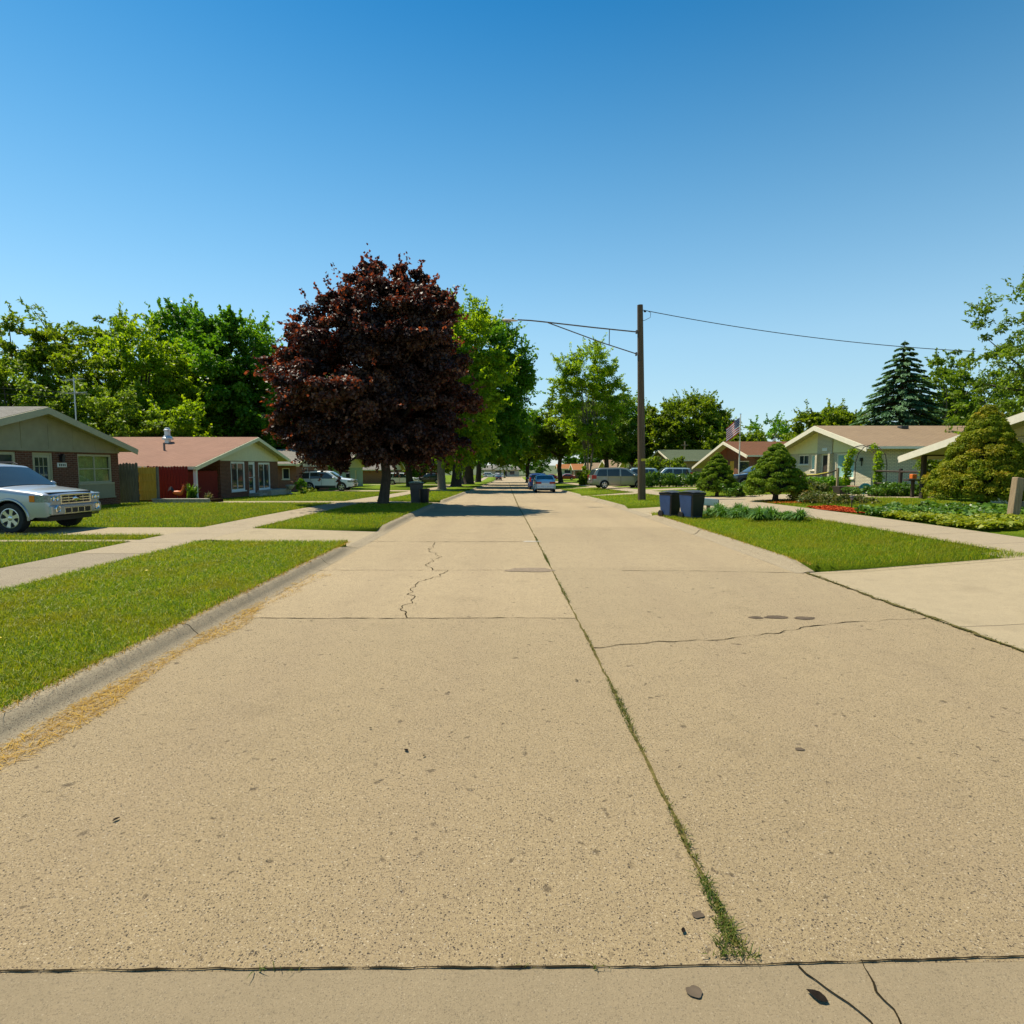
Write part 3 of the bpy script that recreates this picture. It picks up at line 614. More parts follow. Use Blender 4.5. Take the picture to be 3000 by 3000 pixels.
tree('shade_tree', 'dark narrow tree directly behind the wooden pole', 20.8, 98, [(0, 0, 8.3, 2.8, 2.6, 4.6, 100, 1.1), (0, 0, 4.8, 3.4, 3, 1.8, 60, 1.)], 4, .3, L_['deep'], 75, .46, .3, 54, 10)
tree('shade_tree', 'dark tree overhanging the far right kerb above the blue car', 4.6, 128, [(0, 0, 9, 4.5, 5, 5, 100, 1.5), (2.5, 0, 7.6, 5.2, 5, 2.8, 70, 1.4)], 5, .5, L_['deep'], 75, .55, .38, 55, 10)
tree('backyard_tree', 'wide rounded tree behind the green-roofed house', 29.5, 96, [(0, 0, 8.6, 6.4, 5.5, 5.0, 330, 1.1), (4.0, 0, 6.8, 4, 4, 4.2, 130, 1.0), (-3.5, 0, 6.4, 4, 4, 4.2, 130, 1.0)], 6, .4, L_['mid'], 75, .5, .26, 56, 20, 'bark', None, 'tree', .6, .1, .10)
tree('backyard_tree', 'low green tree right of the flag, behind the red-brown roof', 33, 84, [(0, 0, 4.2, 4.2, 3.5, 3.0, 140, .9)], 3, .3, L_['mid'], 70, .45, .28, 57, 8)
tree('backyard_tree', 'green tree to the left of the blue spruce', 33.8, 62, [(0, 0, 4.9, 3.6, 3.4, 3.0, 190, .8), (1.4, 0, 5.6, 2.6, 2.4, 2.1, 90, .7)], 3, .3, L_['mid'], 80, .38, .24, 58, 10, 'bark', None, 'tree', .65, .25, .10)
tree('backyard_tree', 'wispy olive tree between the blue spruce and the big tree at the right edge', 41, 55, [(0, 0, 9.4, 2.4, 2.2, 2.4, 50, .7), (2.6, 0, 6.6, 2.6, 2.5, 3.8, 60, .8), (5, 0, 8, 2.4, 2.4, 2.6, 40, .8), (0, 0, 5.5, 2.4, 2.4, 2.4, 40, .8)], 5, .25, L_['olive'], 55, .4, .2, 59, 24, 'greybark', None, 'tree', .6, .1, .3, .35)
tree('garden_tree', 'large thin-leaved tree cut off by the right edge of the view', 31.6, 33, [(.4, 0, 8.8, 4.2, 4.2, 3.8, 95, .7), (-2.2, 0, 7.6, 2.6, 2.4, 1.6, 34, .6), (1.4, 0, 12, 2.6, 3, 2.2, 40, .7), (-1.8, 0, 4.4, 3.4, 3.4, 1.6, 50, .7)], 4.5, .32, L_['olive'], 60, .30, .13, 60, 50, 'bark', None, 'tree', .6, .15, .35, .35, tone=-.1)
tree('backyard_tree', 'far dark green trees end the view behind the white house', -6, 250, [(-10, 0, 7, 12, 6, 6, 120, 2.0), (12, 0, 8, 14, 6, 7, 140, 2.0)], 4, .4, L_['deep'], 70, .9, .6, 61, 6)
tree('backyard_tree', 'dark tree mass right of the far end of the street', 34, 250, [(0, 0, 7, 11, 6, 6, 150, 1.8), (14, 0, 8, 10, 6, 6, 100, 1.8)], 5, .4, L_['deep'], 70, .8, .55, 62, 6)
for i, (x, y, lx) in enumerate(((-60, 70, 'mid'), (-75, 95, 'deep'), (-48, 88, 'deep'), (62, 80, 'mid'), (80, 100, 'deep'), (50, 110, 'deep'))):
    tree('backyard_tree', ['mid green tree far left beyond the view edge', 'dark tree farthest to the left', 'dark tree behind the spiky left tree', 'green tree far right beyond the spruce', 'dark tree farthest to the right', 'dark far tree behind the low tree right of the flag'][i], x, y, [(0, 0, 6, 7, 6, 5, 110, 1.3)], 4, .4, L_[lx], 50, .6, .4, 70 + i, 8)

# blue spruce
def spruce(x, y, h, r, label, seed):
    g = np.random.default_rng(seed); t = thing('spruce_tree', label, 'tree', (x, y, G(x, y)))
    P = []; D = []; N = []; lv = 26; rn = []; tr = MB()
    tr.tube([(0, 0, -.1), (0, 0, h * .5), (0, 0, h)], [.28, .16, .02], 8)
    for i in range(lv):
        f = i / (lv - 1); z0 = .7 + (h - .9) * f; rad = r * (1 - f) ** .78 + .16
        nb = int(8 + 7 * (1 - f))
        for b in range(nb):
            a = 2 * math.pi * (b / nb) + i * .7 + g.normal() * .16; rr = rad * (.72 + .4 * g.random()); br = g.random()
            k = int(30 + 130 * rr / r * 1.3); s = np.sqrt(g.random(k)); 
            up = .10 * rr * np.sin(s * 3.0) - .22 * rr * s ** 2 + .10 * rr * s ** 4
            side = g.normal(size=k) * .16 * rr * (1.1 - s * .8)
            px = np.cos(a) * rr * s - np.sin(a) * side; py = np.sin(a) * rr * s + np.cos(a) * side
            pz = z0 + up - .10 * g.random(k) * (.4 + rr / r)
            P.append(np.stack([px, py, pz], 1))
            d = np.stack([np.cos(a) * np.ones(k) - np.sin(a) * side * 1.6, np.sin(a) * np.ones(k) + np.cos(a) * side * 1.6, -.30 + g.normal(size=k) * .25], 1); D.append(d)
            N.append(np.stack([g.normal(size=k) * .4, g.normal(size=k) * .4, np.ones(k)], 1)); rn.append(br * .45 + g.random(k) * .35 + .2 * s)
            tr.tube([(0, 0, z0), (math.cos(a) * rr * .8, math.sin(a) * rr * .8, z0 - .05 * rr)], [.03, .008], 4, 0, False)
    P = np.concatenate(P); n = len(P)
    leaves('crown', P, np.concatenate(D), np.concatenate(N), .34 * (.7 + .6 * g.random(n)), .15 * (.7 + .6 * g.random(n)), np.concatenate(rn), L_['spruce'], t)
    tr.build('trunk', K['bark'], t)
spruce(30.6, 45.5, 11.3, 4.9, 'tall blue-green spruce behind the white brick house', 5)

def dwarf(x, y, h, r, zb, mat, label, seed, npad=300, per=120, L=.085, trunk_r=.1, prof=None):
    g = np.random.default_rng(seed); t = thing('conical_conifer', label, 'conifer', (x, y, G(x, y)), 0, 'clipped dwarf conifers on the right')
    prof = prof or (lambda f: (1 - f ** 1.35) ** .8 * (1 if f > .12 else .80 + 1.7 * f))
    f = g.random(npad) ** 1.25; a = g.random(npad) * 2 * np.pi
    rad = np.array([prof(q) for q in f]) * r * (.80 + .23 * g.random(npad))
    CC = np.stack([np.cos(a) * rad, np.sin(a) * rad, zb + (h - zb) * f], 1); CR = r * .19 * (.5 + .9 * g.random(npad)) * (.45 + .55 * np.clip(rad / r, 0, 1))
    # a few inner pads fill the gaps
    n = npad * per; d = rdir(n, g); out = np.repeat(np.stack([np.cos(a), np.sin(a), np.full(npad, .75)], 1), per, 0)
    d = nrmz(d + out * .75); rr = np.repeat(CR, per)[:, None] * (.80 + .30 * g.random((n, 1)))
    off = d * rr; off[:, 2] *= .62
    P = np.repeat(CC, per, 0) + off
    N = d + g.normal(size=(n, 3)) * .38 + np.array([0, 0, .15]); D = d * .35 + g.normal(size=(n, 3)) * .9
    rnd = np.repeat(g.random(npad), per) * .45 + g.random(n) * .35 + np.clip(off[:, 2] / (CR.mean() * .6), -1, 1) * .15 + .1  # pad tops lighter, undersides darker: shading put into the needle colour
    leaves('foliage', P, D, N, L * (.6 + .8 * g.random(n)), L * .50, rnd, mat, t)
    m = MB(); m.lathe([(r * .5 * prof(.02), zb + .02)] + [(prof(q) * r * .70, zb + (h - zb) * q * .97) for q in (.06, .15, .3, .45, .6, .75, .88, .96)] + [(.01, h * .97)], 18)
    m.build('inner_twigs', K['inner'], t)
    m = MB(); m.tube([(0, 0, -.05), (.02, 0, zb * .6), (-.03, .02, zb + .4)], [trunk_r * 1.3, trunk_r, trunk_r * .8], 8)
    for k in range(5):
        b = k * 1.3; m.tube([(0, 0, zb * .7), (math.cos(b) * r * .3, math.sin(b) * r * .3, zb + .12)], [trunk_r * .5, trunk_r * .25], 6, 0, False)
    m.build('trunk', K['bark'], t); return t
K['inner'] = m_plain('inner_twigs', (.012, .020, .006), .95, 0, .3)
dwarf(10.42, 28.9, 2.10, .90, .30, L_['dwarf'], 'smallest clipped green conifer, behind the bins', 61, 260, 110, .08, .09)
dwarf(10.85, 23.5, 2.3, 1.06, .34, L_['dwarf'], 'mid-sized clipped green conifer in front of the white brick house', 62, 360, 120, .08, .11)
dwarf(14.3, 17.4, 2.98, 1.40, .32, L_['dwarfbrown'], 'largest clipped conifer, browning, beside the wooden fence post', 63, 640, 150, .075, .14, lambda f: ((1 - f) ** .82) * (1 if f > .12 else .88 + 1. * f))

# ------------------------------------------------------------------ houses
def wall_holes(m, x0, x1, z0, z1, holes, y=0., th=.16, mi=0):
    xs = sorted({x0, x1, *[h[0] for h in holes], *[h[1] for h in holes]}); zs = sorted({z0, z1, *[h[2] for h in holes], *[h[3] for h in holes]})
    xs = [q for q in xs if x0 <= q <= x1]; zs = [q for q in zs if z0 <= q <= z1]
    for a, b in zip(xs, xs[1:]):
        for c, d in zip(zs, zs[1:]):
            cx, cz = (a + b) / 2, (c + d) / 2
            if any(h[0] < cx < h[1] and h[2] < cz < h[3] for h in holes): continue
            m.add([(a, y, c), (b, y, c), (b, y, d), (a, y, d)], [(0, 1, 2, 3)], mi)
    for h in holes:
        a, b, c, d = h[:4]
        m.add([(a, y, c), (b, y, c), (b, y, d), (a, y, d), (a, y + th, c), (b, y + th, c), (b, y + th, d), (a, y + th, d)], [(0, 1, 5, 4), (1, 2, 6, 5), (2, 3, 7, 6), (3, 0, 4, 7)], mi)
def xf(parent_kind, y_off, side):
    return None
def window(parent, x0, x1, z0, z1, nx, nz, frame, glass, y=.03, fw=.07, curtain=None, sill=True, M=None, label=None):
    m = MB(); d0, d1 = y, y + .07
    m.box(x0, x0 + fw, d0, d1, z0, z1); m.box(x1 - fw, x1, d0, d1, z0, z1); m.box(x0 + fw, x1 - fw, d0, d1, z0, z0 + fw); m.box(x0 + fw, x1 - fw, d0, d1, z1 - fw, z1)
    for i in range(1, nx):
        q = x0 + (x1 - x0) * i / nx; m.box(q - .025, q + .025, d0 + .01, d1 - .005, z0 + fw, z1 - fw)
    for i in range(1, nz):
        q = z0 + (z1 - z0) * i / nz
        for j in range(nx):
            a = x0 + fw if j == 0 else x0 + (x1 - x0) * j / nx + .025; b = x1 - fw if j == nx - 1 else x0 + (x1 - x0) * (j + 1) / nx - .025
            m.box(a, b, d0 + .012, d1 - .008, q - .022, q + .022)
    if M is not None: m.v = [tuple(M @ Vector(v)) for v in m.v]
    w = m.build('window', frame, parent)
    if label: w['label'] = label
    def sub(name, mat, *bx):
        q = MB(); q.box(*bx)
        if M is not None: q.v = [tuple(M @ Vector(v)) for v in q.v]
        return q.build(name, mat, w)
    sub('pane', glass, x0 + fw * .6, x1 - fw * .6, y + .04, y + .048, z0 + fw * .6, z1 - fw * .6)
    if curtain:
        q = MB(); n = 40; pts = []
        for i in range(n + 1):
            u = x0 + .03 + (x1 - x0 - .06) * i / n
            for zz in (z0 + .03, (z0 + z1) / 2, z1 - .03): pts.append((u, y + .16 + .03 * math.sin(i * .9) + .02 * math.sin(i * .37 + zz * 3), zz))
        q.grid(pts, n + 1, 3)
        if M is not None: q.v = [tuple(M @ Vector(v)) for v in q.v]
        q.build('curtain', curtain, w)
    if sill: sub('sill', frame, x0 - .04, x1 + .04, y - .09, y - .002, z0 - .05, z0 + .01)
    return w
def door(parent, x0, x1, z0, z1, mat, frame, glass=None, lites=(2, 4), split=.35, y=.04, label=None):
    m = MB(); fw = .07
    m.box(x0, x0 + fw, y, y + .1, z0, z1); m.box(x1 - fw, x1, y, y + .1, z0, z1); m.box(x0 + fw, x1 - fw, y, y + .1, z1 - fw, z1)
    f = m.build('door', frame, parent)
    if label: f['label'] = label
    a, b, c, d = x0 + fw, x1 - fw, z0 + .02, z1 - fw
    if glass:
        st = .11; zs = z0 + (z1 - z0) * split; p = MB()
        p.box(a, a + st, y + .03, y + .07, c, d); p.box(b - st, b, y + .03, y + .07, c, d); p.box(a + st, b - st, y + .03, y + .07, d - st, d); p.box(a + st, b - st, y + .03, y + .07, c, zs)
        nx, nz = lites
        for i in range(1, nx): q = a + st + (b - a - 2 * st) * i / nx; p.box(q - .012, q + .012, y + .032, y + .066, zs, d - st)
        for i in range(1, nz):
            q = zs + (d - st - zs) * i / nz
            for j in range(nx): p.box(a + st + (b - a - 2 * st) * j / nx + (.012 if j else 0), a + st + (b - a - 2 * st) * (j + 1) / nx - (.012 if j < nx - 1 else 0), y + .034, y + .064, q - .012, q + .012)
        p.build('door_leaf', mat, f); g = MB(); g.box(a + st * .8, b - st * .8, y + .046, y + .054, zs - .02, d - st * .8); g.build('pane', glass, f)
    else:
        p = MB(); p.box(a, b, y + .03, y + .075, c, d); p.build('door_leaf', mat, f, .005)
    h = MB(); h.tube([(b - .07, y + .01, z0 + 1.0), (b - .07, y - .03, z0 + 1.0)], [.025, .03], 8); h.build('handle', K['chrome'], f)
    return f
def house(name, label, side, Xf, Y0, zb, c):
    """side -1: left of the road facing +X; +1: right, facing -X. Facade coordinates given as world Y."""
    t = thing(name, label, 'house', (Xf, Y0, zb), R(90) if side < 0 else R(-90))
    X = (lambda y: y - Y0) if side < 0 else (lambda y: Y0 - y)
    Z = lambda z: z - zb
    xa, za = X(c['apex'][0]), Z(c['apex'][1])
    ends = sorted([(X(c['e0'][0]), Z(c['e0'][1])), (X(c['e1'][0]), Z(c['e1'][1]))]); (xl, zl), (xr, zr) = ends
    w0, w1 = sorted((X(c['wall'][0]), X(c['wall'][1]))); zg = Z(c['zg']); D = c.get('D', 12.); ov = c.get('ov', .55); th = .13
    roofz = lambda x: (zl + (za - zl) * (x - xl) / (xa - xl)) if x < xa else (zr + (za - zr) * (x - xr) / (xa - xr))
    holes = []
    for o in c.get('open', []):
        a, b = sorted((X(o['y'][0]), X(o['y'][1]))); holes.append((a, b, Z(o['z'][0]), Z(o['z'][1])))
    shs = []
    for o in c.get('side_open', []): shs.append((o['d'][0], o['d'][1], Z(o['z'][0]), Z(o['z'][1])))
    m = MB(); wall_holes(m, w0, w1, -.4, zg, holes)
    near = w0 if side < 0 else w1    # the wall that faces the camera
    far_ = w1 if side < 0 else w0
    # side walls (run into depth)
    mm = MB(); wall_holes(mm, 0, D, -.4, roofz(near) - th, shs)
    Mside = Matrix(((0, 1 if side < 0 else -1, 0, near), (1, 0, 0, 0), (0, 0, 1, 0), (0, 0, 0, 1)))
    m.add([Mside @ Vector(v) for v in mm.v], mm.f)
    zf = roofz(far_) - th; m.add([(far_, 0, -.4), (far_, D, -.4), (far_, D, zf), (far_, 0, zf)], [(0, 1, 2, 3)])
    m.add([(w0, D, -.4), (w1, D, -.4), (w1, D, roofz(w1) - th), (xa, D, za - th), (w0, D, roofz(w0) - th)], [(0, 1, 2, 3, 4)])
    m.build('wall', c['wallmat'], t)
    # gable
    g = MB(); gb = lambda x: roofz(x) - th - .004
    if c.get('gable', 'panel') == 'siding':
        n = 9; hgt = (za - th - zg)
        for k in range(n):
            z0 = zg + hgt * k / n; z1 = zg + hgt * (k + 1) / n
            def xs_at(z):
                L = w0 if gb(w0) >= z else xl + (z - gb(xl)) / (gb(xa) - gb(xl)) * (xa - xl)
                Rr = w1 if gb(w1) >= z else xr + (z - gb(xr)) / (gb(xa) - gb(xr)) * (xa - xr)
                return max(w0, L), min(w1, Rr)
            (a0, b0), (a1, b1) = xs_at(z0), xs_at(z1)
            if b0 - a0 < .02: continue
            yo = -.05
            vs = [(a0, yo, z0), (b0, yo, z0), (b1, -.02, z1), (a1, -.02, z1), (a0, 0.01, z0), (b0, 0.01, z0), (b1, .01, z1), (a1, .01, z1)]
            g.add(vs, [(0, 1, 2, 3), (0, 4, 5, 1), (0, 3, 7, 4), (1, 5, 6, 2), (2, 6, 7, 3)])
    else:
        poly = [(w0, zg), (w1, zg), (w1, max(zg, gb(w1))), (xa, gb(xa)), (w0, max(zg, gb(w0)))]
        g.prism(poly, -.04, .02)
        for q in np.arange(w0 + 1.22, w1, 1.22):
            if gb(q) - zg > .25: g.box(q - .012, q + .012, -.052, -.04, zg, gb(q) - .02)
        g.box(w0, w1, -.06, -.04, zg - .02, zg + .07)
    g.build('gable', c['gmat'], t)
    # roof
    r = MB(); y0, y1 = -ov, D + .5
    vs = []
    for y in (y0, y1): vs += [(xl, y, zl), (xa, y, za), (xr, y, zr), (xr, y, zr - th), (xa, y, za - th), (xl, y, zl - th)]
    r.add(vs, [(0, 1, 7, 6), (1, 2, 8, 7)], 0); r.add(vs, [(5, 4, 10, 11), (4, 3, 9, 10), (0, 1, 4, 5), (1, 2, 3, 4), (6, 7, 10, 11), (7, 8, 9, 10), (0, 5, 11, 6), (2, 3, 9, 8)], 1)
    rf = r.build('roof', [c['roof'], K['soffit']], t)
    # fascia: rake boards and eave boards
    fb = MB(); bh = c.get('bh', .22)
    for (p, q) in (((xl, zl), (xa, za)), ((xa, za), (xr, zr))):
        fb.add([(p[0], y0 - .04, p[1] - .02), (q[0], y0 - .04, q[1] - .02), (q[0], y0 - .04, q[1] - .02 - bh), (p[0], y0 - .04, p[1] - .02 - bh), (p[0], y0 - .003, p[1] - .02), (q[0], y0 - .003, q[1] - .02), (q[0], y0 - .003, q[1] - .02 - bh), (p[0], y0 - .003, p[1] - .02 - bh)],
               [(0, 1, 2, 3), (4, 7, 6, 5), (0, 4, 5, 1), (3, 2, 6, 7), (0, 3, 7, 4), (1, 5, 6, 2)])
    fb.build('fascia', c.get('fmat', K['white']), t)
    for (x, z, s) in ((xl, zl, -1), (xr, zr, 1)):
        gt = MB(); a, b = sorted((x + s * .003, x + s * .11)); gt.box(a, b, y0, y1, z - .15, z - .03)
        gt.build('gutter', c.get('gutmat', c.get('fmat', K['white'])), t)
    # drip edge
    for o, h in zip(c.get('open', []), holes):
        if o['k'] == 'window': window(t, *h, o.get('nx', 1), o.get('nz', 1), o.get('frame', K['white']), o.get('glass', K['glass']), curtain=o.get('curtain'), fw=o.get('fw', .07), label=o.get('label'))
        elif o['k'] == 'door': door(t, *h, o.get('mat', K['white']), o.get('frame', K['white']), o.get('glass'), o.get('lites', (1, 1)), o.get('split', .35), label=o.get('label'))
    for o, h in zip(c.get('side_open', []), shs):
        window(t, *h, o.get('nx', 1), 1, K['white'], o.get('glass', K['glass']), M=Mside)
    return t, X, Z, rf, roofz, (w0, w1, zg, near, D)

# grey-green gabled house, left
h1, X, Z, rf1, rz1, q1 = house('house', 'grey-green gabled brick house behind the near silver car', -1, -17.0, 21.3, .05, dict(
    apex=(21.3, 3.84), e0=(16.4, 2.47), e1=(26.25, 2.47), wall=(16.95, 25.72), zg=2.27, wallmat=K['brown_brick'], gmat=K['greypanel'], roof=K['grey_roof'], fmat=K['greytrim'], D=11., ov=.5, bh=.24,
    open=[dict(k='window', y=(23.3, 25.28), z=(1.0, 2.18), nx=2, nz=2, frame=K['greytrim'], glass=K['clear'], curtain=K['curtain'], fw=.08, label='two by two window with a rumpled tan sheet behind the glass'),
          dict(k='door', y=(21.1, 22.05), z=(.12, 2.2), frame=K['greytrim'], mat=K['greytrim'], glass=K['glass'], lites=(3, 3), split=.45),
          dict(k='window', y=(18.6, 20.4), z=(.9, 2.2), frame=K['greytrim'], glass=K['glass'], fw=.1)]))
m = MB(); m.box(X(23.24), X(25.34), -.045, -.003, Z(.36), Z(.945)); m.box(X(23.2), X(25.38), -.06, -.047, Z(.36), Z(.41)); m.build('window_panel', K['greypanel'], h1)
m = MB(); m.box(X(22.33), X(22.47), -.14, -.04, Z(1.86), Z(2.06)); m.prism([(X(22.30), Z(2.06)), (X(22.5), Z(2.06)), (X(22.4), Z(2.16))], -.16, -.02); m.box(X(22.37), X(22.43), -.04, 0, Z(1.95), Z(2.02)); m.build('wall_lamp', K['black'], h1)
m = MB(); m.box(X(22.22), X(22.68), -.03, -.002, Z(1.66), Z(1.83)); pl = m.build('number_plaque', K['brightwhite'], h1, .01)
m = MB()
for i in range(4): m.box(X(22.29) + i * .09, X(22.29) + i * .09 + .05, -.034, -.0305, Z(1.70), Z(1.79)); 
m.build('number', K['charcoal'], pl)

# pink-roofed house, left
h2, X, Z, rf2, rz2, q2 = house('house', 'brick house with pinkish roof and tall front windows beside the red fence', -1, -15.8, 36.1, -.10, dict(
    apex=(36.1, 3.45), e0=(28.7, 1.68), e1=(41.25, 2.13), wall=(32.3, 40.4), zg=1.98, wallmat=K['brown_brick'], gmat=K['creamside'], gable='siding', roof=K['pink_roof'], fmat=K['creamside'], D=13., ov=.55, bh=.20,
    open=[dict(k='window', y=(33.55, 35.35), z=(.22, 1.95), nx=2, frame=K['brightwhite'], fw=.12), dict(k='door', y=(35.85, 36.8), z=(-.02, 1.95), glass=K['glass'], frame=K['brightwhite'], mat=K['brightwhite'], lites=(1, 2), split=.1),
          dict(k='window', y=(37.25, 39.1), z=(.15, 1.9), nx=2, frame=K['brightwhite'], fw=.12)]))
def on_roof(parent, rz, X, y, d): return (X(y), d, rz(X(y)))
m = MB(); p = on_roof(h2, rz2, X, 34.4, 4.0)
m.lathe([(.30, -.08), (.30, .02), (.24, .06), (.22, .12), (.16, .15), (.16, .42), (.20, .44), (.20, .50), (.15, .52), (.13, .60), (.02, .62)], 18, 0, Matrix.Translation((p[0], p[1], p[2] + .25))); m.box(p[0] - .12, p[0] + .12, p[1] - .12, p[1] + .12, p[2] - .05, p[2] + .3); m.build('roof_vent', K['galv'], rf2)
m = MB(); p = on_roof(h2, rz2, X, 32.3, 3.0); m.tube([(p[0], p[1], p[2] - .1), (p[0], p[1], p[2] + .42)], .055, 10); m.build('vent_pipe', K['rustmetal'], rf2)
m = MB(); p = on_roof(h2, rz2, X, 36.1, 1.5); m.tube([(X(40.2), 1.2, rz2(X(40.2)) - .05), (X(40.2), 1.2, rz2(X(40.2)) + .5)], .06, 8); m.build('vent_pipe', K['galv'], rf2)
m = MB(); m.box(X(28.85), X(28.99), -.5, -.36, Z(-.05), Z(1.55)); m.build('porch_post', K['brightwhite'], h2)
m = MB(); m.box(X(36.9), X(40.3), -.9, -.01, Z(-.3), Z(.14)); m.build('brick_ledge', K['stone'], h2)
m = MB(); m.box(X(35.7), X(36.9), -.7, -.01, Z(-.3), Z(0)); m.build('step', K['stone'], h2)

# neighbours farther along the left side
house('house', 'red brick house between the pink-roofed house and the white car', -1, -16.8, 50.5, -.45, dict(apex=(50.5, 3.1), e0=(45.6, 1.85), e1=(56, 1.85), wall=(46.6, 55), zg=1.6, wallmat=K['red_brick'], gmat=K['white'], gable='siding', roof=K['grey_roof'], fmat=K['yellowside'], D=11, open=[dict(k='window', y=(48, 49.5), z=(.4, 1.5)), dict(k='door', y=(51, 52), z=(-.4, 1.5))], side_open=[dict(d=(.5, 1.1), z=(.6, 1.5)), dict(d=(3.4, 4.4), z=(.7, 1.5))]))
_t, X, Z, _r, _z, _q = house('house', 'pale blue sided house glimpsed under the maple behind the white car', -1, -19, 72, -.95, dict(apex=(72, 3.2), e0=(66.5, 1.6), e1=(78, 1.6), wall=(67.2, 77), zg=1.4, wallmat=m_plain('pale_blue_siding', (.40, .54, .60), .6), gmat=K['white'], gable='siding', roof=K['grey_roof'], D=11, open=[dict(k='window', y=(69, 71), z=(-.1, 1.1)), dict(k='door', y=(73, 74), z=(-.9, 1.1))]))
house('house', 'red brick house with grey roof behind the far white crossover', -1, -19, 100, -1.4, dict(apex=(100, 3.2), e0=(94.5, 1.0), e1=(106, 1.0), wall=(95, 105), zg=.9, wallmat=K['red_brick'], gmat=K['white'], gable='siding', roof=K['grey_roof'], D=11, open=[dict(k='window', y=(97, 99), z=(-.7, .7)), dict(k='door', y=(101, 102), z=(-1.4, .7))]))
house('house', 'small cream house far down the left side', -1, -17, 128, -2.0, dict(apex=(128, 2.6), e0=(122.5, .6), e1=(134, .6), wall=(123, 133), zg=.5, wallmat=K['tan_brick'], gmat=K['white'], roof=K['tan_roof'], D=11, open=[dict(k='window', y=(125, 127), z=(-1.2, .2)), dict(k='door', y=(129, 130), z=(-2., .2))]))

# white brick house, right
r1, X, Z, rfr1, rzr1, qr1 = house('house', 'white brick house with tan roof and green-tinted picture window', 1, 20.0, 36.7, .24, dict(
    apex=(36.7, 4.20), e0=(31.2, 2.76), e1=(42.3, 2.76), wall=(31.95, 41.8), zg=2.50, wallmat=K['white_brick'], gmat=K['yellowside'], gable='siding', roof=K['tan_roof'], D=13., ov=.75, bh=.28,
    open=[dict(k='window', y=(38.7, 40.05), z=(1.75, 2.42), nx=2, glass=K['glass']), dict(k='window', y=(37.55, 38.4), z=(1.4, 2.40), glass=K['tealglass']), dict(k='door', y=(36.0, 37.1), z=(.3, 2.42), mat=K['darkwood'], frame=K['white']),
          dict(k='window', y=(33.55, 35.4), z=(.95, 2.42), glass=K['tealglass'], fw=.09, label='large green-tinted picture window')]))
m = MB(); zt = rzr1(X(36.55)) - .14; m.box(X(37.45), X(35.75), -.10, -.055, Z(2.44), rzr1(X(37.45)) - .15); m.build('brick_panel', K['white_brick'], r1)
m = MB(); m.box(X(36.85), X(36.3), -.125, -.101, Z(2.62), Z(2.80)); m.build('number_plaque', K['brightwhite'], r1, .02)
for _a in (37.42, 35.92): m = MB(); m.box(X(_a), X(_a - .22), -.25, 0, Z(.2), Z(2.44)); m.build('entry_pier', K['white_brick'], r1)
m = MB(); m.box(X(32.85), X(32.72), -.13, -.02, Z(1.95), Z(2.15)); m.tube([(X(32.78), -.05, Z(1.7)), (X(32.78), -.05, Z(1.95))], .03, 6); m.build('wall_lamp', K['black'], r1)
m = MB(); p = (X(35.9), 4.3, rzr1(X(35.9))); m.box(p[0] - .22, p[0] + .22, p[1] - .22, p[1] + .22, p[2] - .05, p[2] + .14); m.build('roof_vent', K['charcoal'], rfr1, .03)

# house at the right edge with the open porch
r0, X, Z, rfr0, rzr0, qr0 = house('house', 'white-trimmed house with open porch roof at the right edge, behind the largest conifer', 1, 17.0, 17.0, .45, dict(
    apex=(15.4, 4.0), e0=(23.75, 2.12), e1=(7.0, 2.12), wall=(20.35, 8.), zg=2.75, wallmat=K['white_brick'], gmat=K['white'], gable='siding', roof=K['tan_roof'], D=9., ov=1.0, bh=.26, gutmat=K['white'],
    open=[dict(k='window', y=(17.2, 19.0), z=(1.55, 2.62), nx=2, frame=K['brightwhite'], fw=.12)]))
m = MB(); m.box(X(23.2), X(23.06), -.5, -.36, Z(.3), Z(2.1)); m.box(X(23.2), X(23.06), 4., 4.14, Z(.3), Z(2.1)); m.box(X(23.2), X(23.06), -.5, 4.14, Z(2.1), Z(2.22)); m.build('porch_post', K['darkwood'], r0)

# red-brown house with flag, right
r2, X, Z, rfr2, rzr2, qr2 = house('house', 'house with red-brown roof and rust-red gable behind the flagpole', 1, 21.0, 54.4, -.15, dict(
    apex=(54.4, 3.92), e0=(48.9, 2.58), e1=(63.4, 1.52), wall=(49.4, 58.3), zg=2.28, wallmat=K['brown_brick'], gmat=K['redpanel'], roof=K['red_roof'], D=14., ov=.9, bh=.25,
    open=[dict(k='window', y=(55.6, 57.3), z=(.6, 2.1)), dict(k='door', y=(54, 55.1), z=(-.1, 2.1), mat=K['orange_wood'] if 'orange_wood' in K else K['yellowwood'], frame=K['yellowwood']), dict(k='window', y=(50.6, 53), z=(.2, 2.1))], side_open=[dict(d=(2.2, 5.2), z=(.9, 2.05))]))
m = MB(); p = (X(54.), 9.0, rzr2(X(54.))); m.box(p[0] - .45, p[0] + .45, p[1] - .45, p[1] + .45, p[2] - .2, p[2] + .55); m.box(p[0] - .55, p[0] + .55, p[1] - .55, p[1] + .55, p[2] + .55, p[2] + .68); m.box(p[0] - .2, p[0] + .2, p[1] - .2, p[1] + .2, p[2] + .68, p[2] + .85); m.build('chimney', K['red_brick'], rfr2)
m = MB()
for k in range(6): m.box(X(58.6 + k * .8), X(58.6 + k * .8) - .12, .1, .2, Z(-.1), rzr2(X(58.6 + k * .8)) - .2)
m.build('porch_post', K['postwood'], r2)
